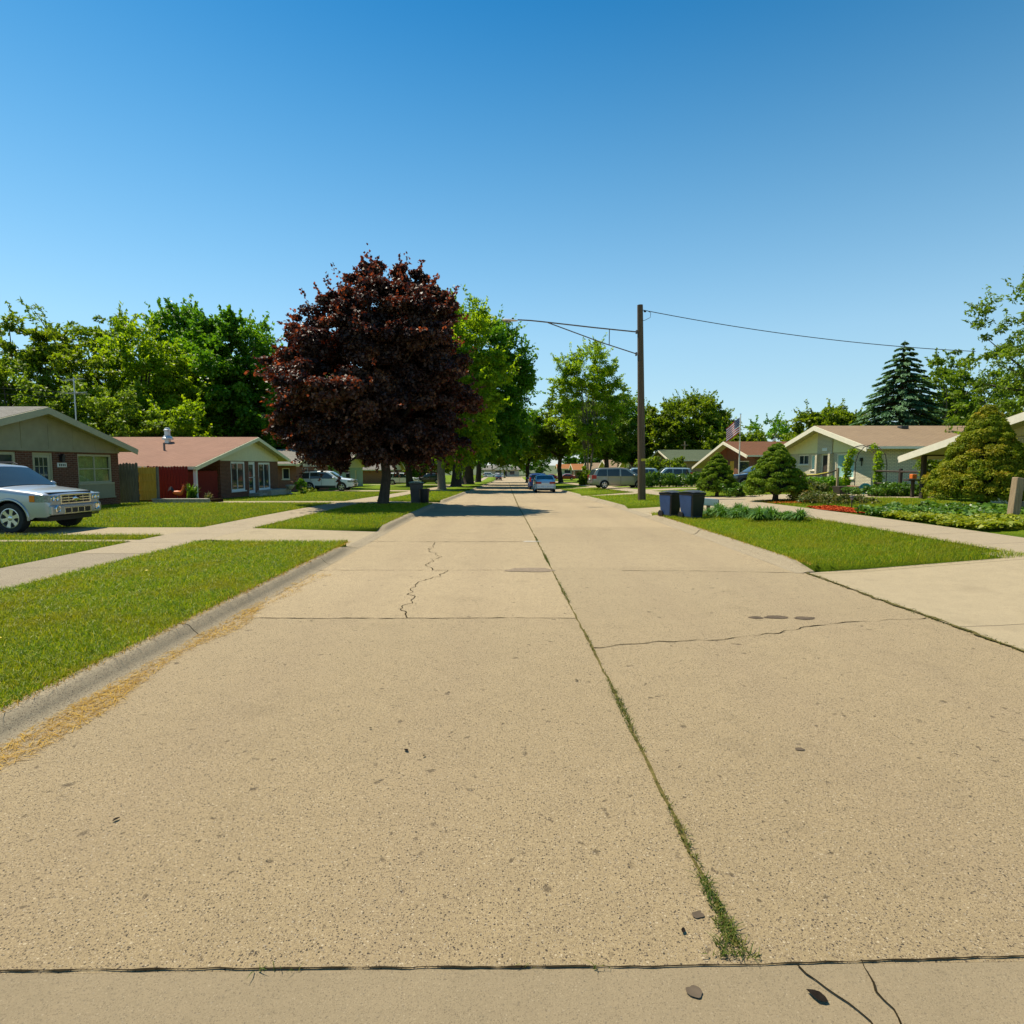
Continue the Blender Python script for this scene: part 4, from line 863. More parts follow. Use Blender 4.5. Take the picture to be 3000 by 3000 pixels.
# green-roofed house
r3, X, Z, rfr3, rzr3, _q = house('house', 'house with green roof beyond the light blue wagon', 1, 20.5, 76.5, -.55, dict(apex=(76.5, 3.72), e0=(71, 2.36), e1=(82, 2.4), wall=(71.6, 81.4), zg=1.9, wallmat=K['tan_brick'], gmat=K['tan_brick'], roof=K['green_roof'], D=14, ov=.8, bh=.2, open=[dict(k='window', y=(74, 76), z=(.2, 1.7)), dict(k='door', y=(77.5, 78.5), z=(-.5, 1.6), mat=K['darkwood'])]))
m = MB(); m.box(X(75.8), X(74.6), 9.5, 10.4, rzr3(X(75.)) - .3, rzr3(X(75)) + .95); m.build('chimney', K['stone'], rfr3)
for (lab, X0, Y, roof, wm, gm) in (('orange-roofed house peeping out left of the green roof', 21, 100, 'orange_roof', 'tan_brick', 'white'), ('low white-gabled house behind the gold minivan', 20, 118, 'tan_roof', 'red_brick', 'white'),
                                   ('orange-roofed house with a dark porch beyond the sedan', 19.5, 172, 'orange_roof', 'brown_brick', 'creamside'), ('farthest small house on the right with rusty roof', 19.5, 225, 'orange_roof', 'white_brick', 'creamside'), ('cream house with tan roof beside the dark-porch house', 20, 145, 'tan_roof', 'tan_brick', 'creamside')):
    zb = T(20, Y) + .13
    house('house', lab, 1, X0, Y, zb, dict(apex=(Y, zb + 4.2), e0=(Y - 5.6, zb + 2.5), e1=(Y + 5.6, zb + 2.5), wall=(Y - 5, Y + 5), zg=zb + 2.4, wallmat=K[wm], gmat=K[gm], roof=K[roof], D=13, ov=.8, open=[dict(k='window', y=(Y - 3, Y - 1), z=(zb + .8, zb + 2.1)), dict(k='door', y=(Y + .5, Y + 1.6), z=(zb + .05, zb + 2.1), mat=K['darkwood'])], side_open=[dict(d=(2, 4.5), z=(zb + .7, zb + 2.1))]))
# house that closes the street
zb = T(0, 214) + .1
t = thing('house', 'low white house closing the far end of the street', 'house', (-.6, 216, zb))
m = MB(); m.box(-8, 5, 0, 8, -.3, 2.5); m.build('wall', K['white_brick'], t)
m = MB(); m.add([(-9, -.7, 2.5), (5.6, -.7, 2.5), (5.6, 9, 2.5), (-9, 9, 2.5), (-7, 4, 4.2), (4, 4, 4.2)], [(0, 1, 5, 4), (1, 2, 5), (2, 3, 4, 5), (3, 0, 4)]); rf = m.build('roof', K['grey_roof'], t)
m = MB(); m.prism([(-4.6, 2.45), (3.6, 2.45), (-.5, 4.3)], -1.3, 3.); m.build('gable', K['white'], t)
m = MB(); m.add([(-5.2, -1.6, 2.4), (-.5, -1.6, 4.45), (4.2, -1.6, 2.4), (-5.2, 4, 2.4), (-.5, 4, 4.45), (4.2, 4, 2.4)], [(0, 1, 4, 3), (1, 2, 5, 4)]); m.build('porch_roof', K['grey_roof'], t)
window(t, -3.8, -1.6, .5, 2.1, 1, 1, K['brightwhite'], K['glass'], y=-.1); window(t, 1.4, 3.4, .5, 2.1, 1, 1, K['brightwhite'], K['glass'], y=-.1); door(t, -.6, .5, 0, 2.1, K['darkwood'], K['brightwhite'], y=-.12)

# ------------------------------------------------------------------ vehicles
def vehicle(name, label, cat, loc, rz, c, paint, group=None, detail=1):
    """local x forward, y left; origin on the ground under the middle"""
    t = thing(name, label, cat, loc, rz, group)
    L, Wd, sill, belt = c['L'], c['W'], c['sill'], c['belt']; h2 = L / 2; Rw = c['R']; xw = c['wx']; Ra = Rw + .075
    px = [p[0] for p in c['top']]; pz = [p[1] for p in c['top']]
    def topz(x):
        q = np.linspace(-.05, .05, 5); return float(np.mean(np.interp(x + q, px, pz)))
    tum = c.get('tum', .24)
    def hw(x, z):
        e = max(0, abs(x) / h2 - .55) / .45
        w = Wd / 2 * (1 - c.get('endr', .11) * e ** 2.2)
        if z > belt: w -= tum * (z - belt) ** 1.15
        else: w *= 1 - .05 * ((z - (sill + belt) * .5) / (belt - sill)) ** 2 * 1.6
        return w
    def bot(x):
        z = sill + (.05 if abs(x) > h2 - .35 else 0)
        for w in xw:
            d = abs(x - w)
            if d < Ra: z = max(z, Rw + math.sqrt(Ra * Ra - d * d))
        return z
    st = sorted(set([round(v, 4) for v in np.linspace(-h2, h2, 60)] + [round(w + Ra * math.cos(a), 4) for w in xw for a in np.linspace(0, math.pi, 15)] + [round(p, 4) for p in px if -h2 <= p <= h2] + [round(w + s * (Ra + .004), 4) for w in xw for s in (-1, 1)]))
    st = [s for s in st if -h2 <= s <= h2]
    NZ = 11; NR = 5; NY = 4; rr = c.get('rr', .10); half = []
    m = MB(); rows = []
    for x in st:
        e = min(h2 - abs(x), .09) / .09; sh = (1 - math.sqrt(max(0, 1 - (1 - e) ** 2)))
        zt = topz(x) - .05 * sh; zb = min(bot(x) + .04 * sh, zt - .12); row = []
        for i in range(NZ):
            z = zb + (zt - rr - zb) * i / (NZ - 1); row.append((x, hw(x, z) - .06 * sh, z))
        w = hw(x, zt - rr) - .06 * sh
        for i in range(1, NR + 1):
            a = math.pi / 2 * i / NR; row.append((x, w - rr * (1 - math.cos(a)), zt - rr + rr * math.sin(a)))
        wt_ = w - rr
        for i in range(1, NY + 1):
            f = 1 - i / NY; row.append((x, wt_ * f, zt + .035 * (1 - f * f)))
        full = row + [(p[0], -p[1], p[2]) for p in row[-2::-1]]; rows.append(full)
    n = len(rows[0]); m.grid([p for r in rows for p in r], len(rows), n, 0, True)
    for r, fl in ((rows[0], 0), (rows[-1], 1)): m.add(r, [tuple(range(n))], 0)
    m.build('body', paint, t, 0, 32)
    u = MB(); u.box(-h2 + .12, h2 - .12, -Wd / 2 + .27, Wd / 2 - .27, sill - .06, belt - .05); 
    u.box(-h2 + .06, h2 - .06, -Wd / 2 + .1, Wd / 2 - .1, sill + .02, sill + .045); u.build('underbody', K['black'], t)
    def side_patch(x0, x1, z0, z1, off, s, n=8, nz=3):
        """z0,z1: functions or numbers"""
        P = []
        for i in range(n + 1):
            x = x0 + (x1 - x0) * i / n; a = z0(x) if callable(z0) else z0; b = z1(x) if callable(z1) else z1
            for j in range(nz + 1):
                z = a + (b - a) * j / nz; P.append((x, s * (hw(x, z) + off), z))
        return P, n + 1, nz + 1
    def top_patch(x0, x1, inset, off, n=8):
        P = []
        for i in range(n + 1):
            x = x0 + (x1 - x0) * i / n; z = topz(x); w = hw(x, z - rr) - inset; dz = (topz(x + .02) - topz(x - .02)) / .04; nl = math.hypot(1, dz)
            for j in range(7):
                f = -1 + 2 * j / 6; P.append((x - dz / nl * off, w * f, z + .035 * (1 - f * f) + off / nl))
        return P, n + 1, 7
    ws = c['windshield']; q = MB(); q.grid(*top_patch(ws[0], ws[1], .10, .012)); q.build('windshield', K['glass'], t)
    rw = c['rear']; q = MB(); q.grid(*top_patch(rw[0], rw[1], .12, .012)); q.build('rear_window', K['glass'], t)
    for s in (1, -1):
        for (x0, x1, sl0, sl1) in c['windows']:
            zt = lambda x: min(topz(x) - .11, c.get('wtop', 9))
            f0 = lambda x: belt + .03
            def z1(x, x0=x0, x1=x1, sl0=sl0, sl1=sl1):
                z = zt(x)
                if sl0 and x < x0 + sl0: z = min(z, belt + .04 + (zt(x0 + sl0) - belt - .04) * (x - x0) / sl0)
                if sl1 and x > x1 - sl1: z = min(z, belt + .04 + (zt(x1 - sl1) - belt - .04) * (x1 - x) / sl1)
                return max(z, belt + .035)
            q = MB(); q.grid(*side_patch(x0, x1, f0, z1, .006, s, 12)); q.build('window', K['glass'], t)
        for (x0, x1) in c['doors']:
            sm_ = MB(); sm_.grid(*side_patch(x0 - .008, x1 + .008, lambda x: bot(x) + .05, belt + .012, .0025, s, 10, 6)); 
            d = MB(); d.grid(*side_patch(x0 + .006, x1 - .006, lambda x: bot(x) + .065, belt + .008, .006, s, 10, 6)); do = d.build('door', paint, t)
            sm_.build('door_seam', K['black'], do)
            h = MB(); hx = x0 + .17; yy = hw(hx, belt - .11) ; h.box(hx - .09, hx + .09, min(s * (yy + .006), s * (yy + .045)), max(s * (yy + .006), s * (yy + .045)), belt - .13, belt - .09); h.build('door_handle', c.get('handle', paint), do, .01)
        for w in xw:
            q = MB(); q.tube([(w + (Ra + .012) * math.cos(a), s * (hw(w + (Ra + .012) * math.cos(a), Rw + Ra * math.sin(a)) + .004), Rw + (Ra + .012) * math.sin(a)) for a in np.linspace(-.12, math.pi + .12, 18)], .030, 7); q.build('wheel_arch', paint, t)
        # mirrors
        mx = c['mirror']; q = MB(); y = hw(mx, belt + .08); M4 = Matrix.Translation((mx, s * (y + .12), belt + .10)) @ Matrix.Diagonal((.09, .12, .085, 1))
        q.lathe([(.02, -1), (.6, -.8), (.95, -.3), (.95, .3), (.6, .8), (.02, 1)], 12, 0, M4); q.bar((mx, s * (y - .03), belt + .04), (mx, s * (y + .06), belt + .07), .06, .04); q.build('mirror', paint, t)
        # lights
        for kind, (x0, x1, z0, z1, yin) in c['lights'].items():
            fr = x1 > 0; xe = max(x0, x1) if fr else min(x0, x1); xi = min(x0, x1) if fr else max(x0, x1)
            q = MB(); yo = hw(xi, (z0 + z1) / 2) + .010; yo2 = hw(xe, (z0 + z1) / 2) - .045; ex = (xe + .018) if fr else (xe - .018); ys = yo2 - yin
            sg = 1 if fr else -1
            zz_ = (z0 + z1) / 2; poly = []
            for q_ in np.linspace(0, 1, 8):
                xq = xi + (sg * (h2 - .012) - xi) * q_; e_ = min(h2 - abs(xq), .09) / .09; poly.append((xq, hw(xq, zz_) - .06 * (1 - math.sqrt(max(0, 1 - (1 - e_) ** 2))) + .013))
            ex = sg * (h2 + .014); ys = poly[-1][1] - yin; poly += [(ex, poly[-1][1] - .03), (ex, ys), (xi, ys)]
            vs = [(p[0], s * p[1], z0) for p in poly] + [(p[0], s * p[1], z1 if i in (8, 9) else z1 + c.get('lrise', .02)) for i, p in enumerate(poly)]
            k = len(poly); q.add(vs, [tuple(range(k))[::-1], tuple(range(k, 2 * k))] + [(i, (i + 1) % k, k + (i + 1) % k, k + i) for i in range(k)])
            lo = q.build(kind, K['lens'] if kind == 'headlight' else K['redlens'], t, .012)
            if kind == 'headlight' and detail > 1:
                q = MB(); a = poly[0]; b = poly[1]
                q.grid([(xi + .12 * u_ / 4, s * (hw(xi + .12 * u_ / 4, zz_) + .021), zq) for u_ in range(5) for zq in (z0 + .012, z1 + .01)], 5, 2); q.build('turn_signal', K['amber'], lo)
                for yy, r_ in ((.09, .055), (.2, .06)):
                    q = MB(); q.lathe([(r_, 0), (r_ * .8, .012), (r_ * .3, .004), (.002, .0)], 16, 0, Matrix.Translation((ex + .002, s * (yo2 - yy), (z0 + z1) / 2)) @ Matrix.Rotation(R(90), 4, 'Y')); q.build('reflector', K['chrome'], lo)
        # wheels
        for w in xw:
            yc = Wd / 2 - .115; tw = .11
            q = MB(); Mw = Matrix.Translation((w, s * yc, Rw)) @ Matrix.Rotation(R(-90 * s), 4, 'X')
            q.lathe([(Rw * .64, -tw), (Rw * .80, -tw * 1.05), (Rw * .95, -tw * .98), (Rw, -tw * .7), (Rw, tw * .7), (Rw * .95, tw * .98), (Rw * .80, tw * 1.05), (Rw * .66, tw * .92), (Rw * .64, tw * .6)], 32, 0, Mw)
            wo = q.build('wheel', K['rubber'], t, 0, 50)
            q = MB(); rim = Rw * .66
            q.lathe([(rim, tw * .5), (rim, tw * .96), (rim * .93, tw * .98), (rim * .90, tw * .6), (rim * .9, tw * .25)], 28, 0, Mw)
            ns = c.get('spokes', 5)
            for k in range(ns):
                a = 2 * math.pi * k / ns + .3; ca, sa = math.cos(a), math.sin(a)
                P = []
                for (r_, hw_, zz) in ((rim * .16, rim * .20, tw * .84), (rim * .55, rim * .15, tw * .86), (rim * .93, rim * .23, tw * .90)):
                    for sg in (-1, 1): P.append((ca * r_ - sa * hw_ * sg, sa * r_ + ca * hw_ * sg, zz))
                q.add([Mw @ Vector(p) for p in P] + [Mw @ (Vector(p) - Vector((0, 0, tw * .35))) for p in P], [(0, 1, 3, 2), (2, 3, 5, 4), (0, 2, 8, 6), (2, 4, 10, 8), (1, 7, 9, 3), (3, 9, 11, 5)], 0)
            q.lathe([(rim * .24, tw * .5), (rim * .24, tw * .86), (rim * .18, tw * .93), (.005, tw * .93)], 14, 0, Mw)
            q.build('rim', K['rim'], wo, 0, 30)
            q = MB(); q.lathe([(rim * .92, tw * .2), (rim * .92, tw * .24), (.01, tw * .24)], 24, 0, Mw); q.build('brake_disc', K['black'], wo)
    # front
    fx = h2; fz = c.get('front', {})
    if 'grille' in fz:
        z0, z1, w = fz['grille']; q = MB(); q.box(fx - .1, fx + .012, -w, w, z0, z1); gr = q.build('grille', K['black'], t, .01)
        q = MB()
        for k in range(1, fz.get('slats', 3)): z = z0 + (z1 - z0) * k / fz.get('slats', 3); q.box(fx + .006, fx + .026, -w + .02, w - .02, z - .014, z + .014)
        for a in np.linspace(-w, w, 5)[1:-1]: q.box(fx + .005, fx + .020, a - .008, a + .008, z0 + .01, z1 - .01)
        for (a, b, cc, d) in ((-w - .03, w + .03, z1 - .005, z1 + .03), (-w - .03, w + .03, z0 - .03, z0 + .005), (-w - .03, -w + .01, z0 - .005, z1 + .005), (w - .01, w + .03, z0 - .005, z1 + .005)): q.box(fx - .03, fx + .022, a, b, cc, d)
        q.build('grille_bars', K['chrome'], gr, .004)
        q = MB(); q.lathe([(.001, .0), (.06, .0), (.06, .012), (.05, .018), (.001, .02)], 20, 0, Matrix.Translation((fx + .024, 0, (z0 + z1) / 2)) @ Matrix.Rotation(R(90), 4, 'Y') @ Matrix.Diagonal((.85, 2.0, 1, 1))); q.build('badge', K['chrome'], gr)
    q = MB(); bz = c.get('bumper', (.42, .62)); q.box(fx - .14, fx + .05, -Wd / 2 + .13, Wd / 2 - .13, bz[0], bz[1]); q.box(-fx - .05, -fx + .12, -Wd / 2 + .15, Wd / 2 - .15, bz[0] + .03, bz[1] + .03); bp = q.build('bumper', c.get('bumpmat', paint), t, .035)
    if 'intake' in fz:
        z0, z1, w = fz['intake']; q = MB(); q.box(fx + .0, fx + .057, -w, w, z0, z1); q.build('air_intake', K['black'], bp, .008)
        q = MB()
        for a in np.linspace(-w, w, 5): q.box(fx + .05, fx + .066, a - .012, a + .012, z0, z1)
        q.box(fx + .04, fx + .064, -w - .03, w + .03, z1, z1 + .025); q.box(fx + .04, fx + .064, -w - .03, w + .03, z0 - .025, z0); q.build('intake_trim', K['chrome'], bp, .004)
        for s in (1, -1):
            q = MB(); fy = s * (w + .19); q.lathe([(.085, -.03), (.095, .0), (.08, .012), (.06, .002), (.055, -.004), (.002, -.004)], 18, 0, Matrix.Translation((fx + .056, fy, (z0 + z1) / 2 + .05)) @ Matrix.Rotation(R(90), 4, 'Y') @ Matrix.Rotation(R(12 * s), 4, 'X')); q.build('fog_lamp', K['chrome'], bp)
    if c.get('plate'):
        z = c['plate']; q = MB(); q.box(-fx - .062, -fx - .051, -.15, .15, z - .075, z + .075); q.build('licence_plate', K['brightwhite'], t)
    if c.get('rails'):
        for s in (1, -1):
            x0, x1 = c['rails']; q = MB(); y = s * (hw(0, topz(0)) - .1); q.tube([(x0, y, topz(x0) + .02), (x0 + .12, y, topz(x0) + .075), (x1 - .12, y, topz(x1) + .075), (x1, y, topz(x1) + .02)], .018, 6); q.build('roof_rail', K['black'], t)
    if c.get('lower'):
        q = MB()
        for s in (1, -1): q.grid(*side_patch(xw[0] + Ra + .03, xw[1] - Ra - .03, lambda x: bot(x) - .005, lambda x: bot(x) + .14, .010, s, 6, 2))
        q.build('sill_trim', c['lower'], t)
    return t
SUV = dict(L=4.45, W=1.82, sill=.33, belt=1.01, R=.355, wx=(-1.31, 1.33), tum=.20, endr=.10, top=[(-2.22, .90), (-2.18, 1.03), (-2.02, 1.53), (-1.75, 1.61), (-.3, 1.655), (.28, 1.59), (1.04, 1.07), (1.35, 1.035), (1.85, .975), (2.08, .93), (2.18, .87), (2.225, .74)],
           windshield=(.36, 1.02), rear=(-2.15, -2.0), windows=[(-1.95, -1.28, .15, 0), (-1.22, -.36, 0, 0), (-.28, .80, 0, .62)], doors=[(-1.20, -.32), (-.30, .82)], mirror=.72,
           lights=dict(headlight=(1.84, 2.19, .735, .89, .40), taillight=(-1.98, -2.2, .85, 1.25, .10)), front=dict(grille=(.70, .88, .44), slats=3, intake=(.46, .57, .40)), plate=.85, rails=(-1.7, .1), bumper=(.42, .66))
MINI = dict(L=5.08, W=1.90, sill=.30, belt=1.02, R=.335, wx=(-1.52, 1.50), tum=.20, endr=.12, top=[(-2.54, .80), (-2.48, 1.05), (-2.2, 1.62), (-1.9, 1.72), (-.2, 1.76), (.55, 1.68), (1.55, 1.10), (1.8, 1.04), (2.4, .85), (2.54, .62)],
            windshield=(.62, 1.5), rear=(-2.44, -2.22), windows=[(-2.2, -1.3, .2, 0), (-1.25, -.2, 0, 0), (-.08, 1.15, 0, .75)], doors=[(-1.2, -.12), (-.10, 1.1)], mirror=1.05,
            lights=dict(headlight=(2.15, 2.50, .66, .82, .35), taillight=(-2.2, -2.5, .82, 1.12, .12)), plate=.8, bumper=(.36, .56), lower=None)
SEDAN = dict(L=4.4, W=1.74, sill=.27, belt=.93, R=.31, wx=(-1.30, 1.32), tum=.34, endr=.13, top=[(-2.2, .80), (-2.14, .98), (-1.62, 1.06), (-.85, 1.42), (-.2, 1.46), (.35, 1.40), (1.10, .98), (1.4, .94), (2.08, .78), (2.2, .58)],
             windshield=(.42, 1.05), rear=(-1.55, -.92), windows=[(-1.25, -.42, .42, 0), (-.34, .78, 0, .55)], doors=[(-1.05, -.36), (-.34, .80)], mirror=.70,
             lights=dict(headlight=(1.8, 2.15, .62, .76, .35), taillight=(-1.9, -2.17, .76, .92, .40)), plate=.52, bumper=(.34, .52))
WAGON = dict(SUV, L=4.6, top=[(-2.3, .95), (-2.25, 1.10), (-2.08, 1.64), (-1.85, 1.68), (.1, 1.70), (.45, 1.64), (1.05, 1.10), (1.4, 1.06), (2.1, .98), (2.3, .80)], wx=(-1.35, 1.40))
def cfgs(c, sx):  # lengthwise scaled copy
    return dict(c)
P_ = dict(silver=m_paint('silver_paint', (.42, .44, .45), .55), white=m_paint('white_paint', (.78, .78, .75)), gold=m_paint('champagne_paint', (.34, .31, .25), .55), navy=m_paint('navy_paint', (.012, .018, .030)), blue=m_paint('blue_paint', (.012, .040, .19)), red=m_paint('red_paint', (.33, .012, .022)), black=m_paint('black_paint', (.012, .012, .013)), sky=m_paint('pale_blue_paint', (.36, .47, .55)), silver2=m_paint('pale_silver_paint', (.58, .64, .65), .3), dark=m_paint('dark_grey_paint', (.035, .035, .036)))
def park(name, label, cat, x, y, deg, c, paint, group=None, detail=1, dz=.135, road_=False):
    z = T(x, y) + (.003 if road_ else dz)
    return vehicle(name, label, cat, (x, y, z), R(deg), c, P_[paint], group, detail)
park('parked_car', 'silver SUV parked nose to the street in front of the grey-green house', 'car', -13.0, 14.78, -4, dict(SUV, spokes=6, R=.36), 'silver', None, 2)
park('parked_car', 'white SUV parked beside the red brick house under the maple', 'car', -14.95, 48.9, 0, dict(SUV, lower=K['charcoal']), 'white')
park('parked_car', 'white crossover with dark windows half hidden by the maple trunk', 'car', -15.2, 85, 0, WAGON, 'white')
park('parked_car', 'dark older SUV parked between two trunks beyond the bins', 'car', -12.9, 97, 180, WAGON, 'black')
park('parked_car', 'pale silver saloon seen from behind at the right kerb', 'car', 3.15, 50.2, 90, SEDAN, 'silver2', None, 1, 0, True)
park('parked_car', 'blue SUV parked ahead of the silver saloon', 'car', 3.1, 60.5, 90, dict(SUV, L=4.5), 'blue', None, 1, 0, True)
park('parked_minivan', 'champagne minivan parked across the drive left of the wooden pole', 'minivan', 9.65, 50.4, 6, MINI, 'gold')
park('parked_car', 'vehicle behind the champagne minivan, only its glass and roof showing', 'car', 12.6, 58, 180, WAGON, 'sky')
park('parked_car', 'pale blue wagon parked behind the tall garden plants', 'car', 15.9, 57.9, 180, WAGON, 'sky')
park('parked_car', 'dark navy car parked behind the flagpole', 'car', 18.2, 42.2, 180, SUV, 'navy')
park('parked_car', 'red car far down the right side, nearer the road', 'car', 11.0, 150, 180, SEDAN, 'red')
park('parked_car', 'red car beside the dark porch of the orange-roofed house', 'car', 14.3, 142, 180, SEDAN, 'red')
park('parked_car', 'small black car far down the left side of the road', 'car', -2.4, 165, 90, SEDAN, 'black', None, 1, 0, True)
park('parked_car', 'white car in front of the house that closes the street, left one', 'car', -6.0, 203, 0, WAGON, 'white', None, 1, 0, True)
park('parked_car', 'white car in front of the house that closes the street, right one', 'car', -2.4, 196, 60, SUV, 'white', None, 1, 0, True)

# ------------------------------------------------------------------ street pole with lamp
PX, PY = 6.6, 28.5; pz = G(PX, PY)
t = thing('utility_pole', 'tall brown wooden pole carrying the long street lamp arm', 'pole', (PX, PY, pz))
m = MB(); zt = 9.36 - pz; m.tube([(0, 0, -.2), (0, 0, .0), (-.12, 0, zt * .5), (-.25, 0, zt)], [.20, .195, .165, .135], 14); m.build('pole', K['polewood'], t)
m = MB(); m.tube([(-.03, 0, 1.9), (-.035, 0, 2.02)], [.192, .191], 14); m.build('tag_band', K['yellow'], t)
t2 = thing('street_lamp', 'grey cobra-head street lamp on a long trussed arm over the road', 'street lamp', (PX - .25, PY, 0))
bx = PX - .25
def ax(wx, wz): return (wx - bx, 0, wz)
m = MB(); m.tube([ax(6.25, 8.10), ax(4.2, 8.30), ax(1.82, 8.56), ax(1.1, 8.63), ax(.5, 8.66)], [.032] * 5, 8); m.build('arm', K['rustmetal'], t2)
m = MB(); m.tube([ax(6.25, 7.06), ax(4.6, 7.58), ax(1.95, 8.53)], [.026] * 3, 8); m.build('brace', K['rustmetal'], t2)
m = MB(); m.tube([ax(4.9, 7.49), ax(4.9, 8.22)], [.02] * 2, 6); m.build('strut', K['rustmetal'], t2)
m = MB(); m.box(bx * 0 + 6.17 - bx, 6.24 - bx, -.08, .08, 8.02, 8.18); m.box(6.17 - bx, 6.24 - bx, -.08, .08, 6.98, 7.14); m.build('bracket', K['rustmetal'], t2, .01)
m = MB(); Mh = Matrix.Translation((.13 - bx, 0, 8.63)) @ Matrix.Rotation(R(2), 4, 'Y') @ Matrix.Diagonal((.38, .15, .085, 1))
vs = []; fs = []; n = 16
for i in range(n + 1):
    f = i / n; wv = (.35 + .65 * math.sin(math.pi * min(1, (1 - f) * .62 + .1))) if f > .02 else .3
    if f > .9: wv *= .75
    for k in range(12):
        a = 2 * math.pi * k / 12; zz = math.sin(a); vs.append(Mh @ Vector((-1 + 2 * f, math.cos(a) * wv, (zz * .75 if zz > 0 else zz * .55) * wv)))
for i in range(n):
    for k in range(12): fs.append((i * 12 + k, i * 12 + (k + 1) % 12, (i + 1) * 12 + (k + 1) % 12, (i + 1) * 12 + k))
fs += [tuple(range(12)), tuple(n * 12 + k for k in range(12))]
m.add(vs, fs, 0, True); hd = m.build('lamp_head', K['galv'], t2)
m = MB(); m.lathe([(.09, .0), (.10, -.03), (.07, -.07), (.02, -.08)], 14, 0, Matrix.Translation((.03 - bx, 0, 8.60)) @ Matrix.Diagonal((1.5, 1, 1, 1))); m.build('lens', K['lens'], hd)
m = MB(); m.lathe([(.035, 0), (.035, .07), (.02, .085)], 10, 0, Matrix.Translation((.25 - bx, 0, 8.67))); m.build('photocell', K['black'], hd)
t3 = thing('service_wire', 'single black overhead wire running from the pole top to the right', 'wire', (6.45, PY, 9.1))
a = Vector((6.48, PY, 9.13)); b = Vector((23.8, 30.0, 7.5)); pts = [a.lerp(b, i / 24) - Vector((0, 0, .55 * 4 * (i / 24) * (1 - i / 24) * .55)) for i in range(25)]
m = MB(); m.tube([p - Vector((6.45, PY, 9.1)) for p in pts], .017, 6); m.build('cable', K['black'], t3)
m = MB(); m.lathe([(.03, 0), (.05, .03), (.05, .09), (.03, .12)], 10, 0, Matrix.Translation((.08, 0, -.03)) @ Matrix.Rotation(R(90), 4, 'Y')); m.build('insulator', K['black'], t3)
m = MB(); m.tube([(.25, 0, .0), (.42, 0, -.10), (.40, 0, -.32), (.12, 0, -.46), (-.06, 0, -.45)], .012, 6); m.build('drip_loop', K['black'], t3)
far = thing('service_wire', 'two thin wires high at the left edge behind the spiky tree', 'wire', (-30, 36, 0))
for k in (0, .35): m = MB(); m.tube([(-14, 0, 6.9 + k), (-4, 1, 6.3 + k), (2.5, 2, 6.0 + k)], .015, 5); m.build('cable', K['black'], far)
t = thing('utility_pole', 'thin far pole behind the green-roofed house', 'pole', (25.5, 84, G(25.5, 84))); m = MB(); m.tube([(0, 0, -.1), (0, 0, 5.9)], .10, 8); m.build('pole', K['postwood'], t); m = MB(); m.box(-.5, .5, -.04, .04, 5.3, 5.4); m.build('crossarm', K['postwood'], t)
# TV aerial
t = thing('tv_aerial', 'TV aerial mast behind the grey-green gable', 'aerial', (-20.6, 28.3, G(-20, 28)))
m = MB(); m.tube([(0, 0, -.1), (0, 0, 5.9)], .03, 8); m.build('mast', K['metal'], t)
m = MB(); m.bar((-.55, 0, 5.75), (.45, 0, 5.85), .02, .02)
for k in range(5): m.bar((-.5 + .22 * k, -.35 + .03 * k, 5.76 + .02 * k), (-.5 + .22 * k, .35 - .03 * k, 5.76 + .02 * k), .012, .012)
m.bar((-.45, 0, 5.15), (.6, 0, 5.22), .02, .02)
for k in range(6): m.bar((-.42 + .18 * k, -.45, 5.16), (-.42 + .18 * k, .45, 5.16), .012, .012)
m.build('antenna_array', K['metal'], t)

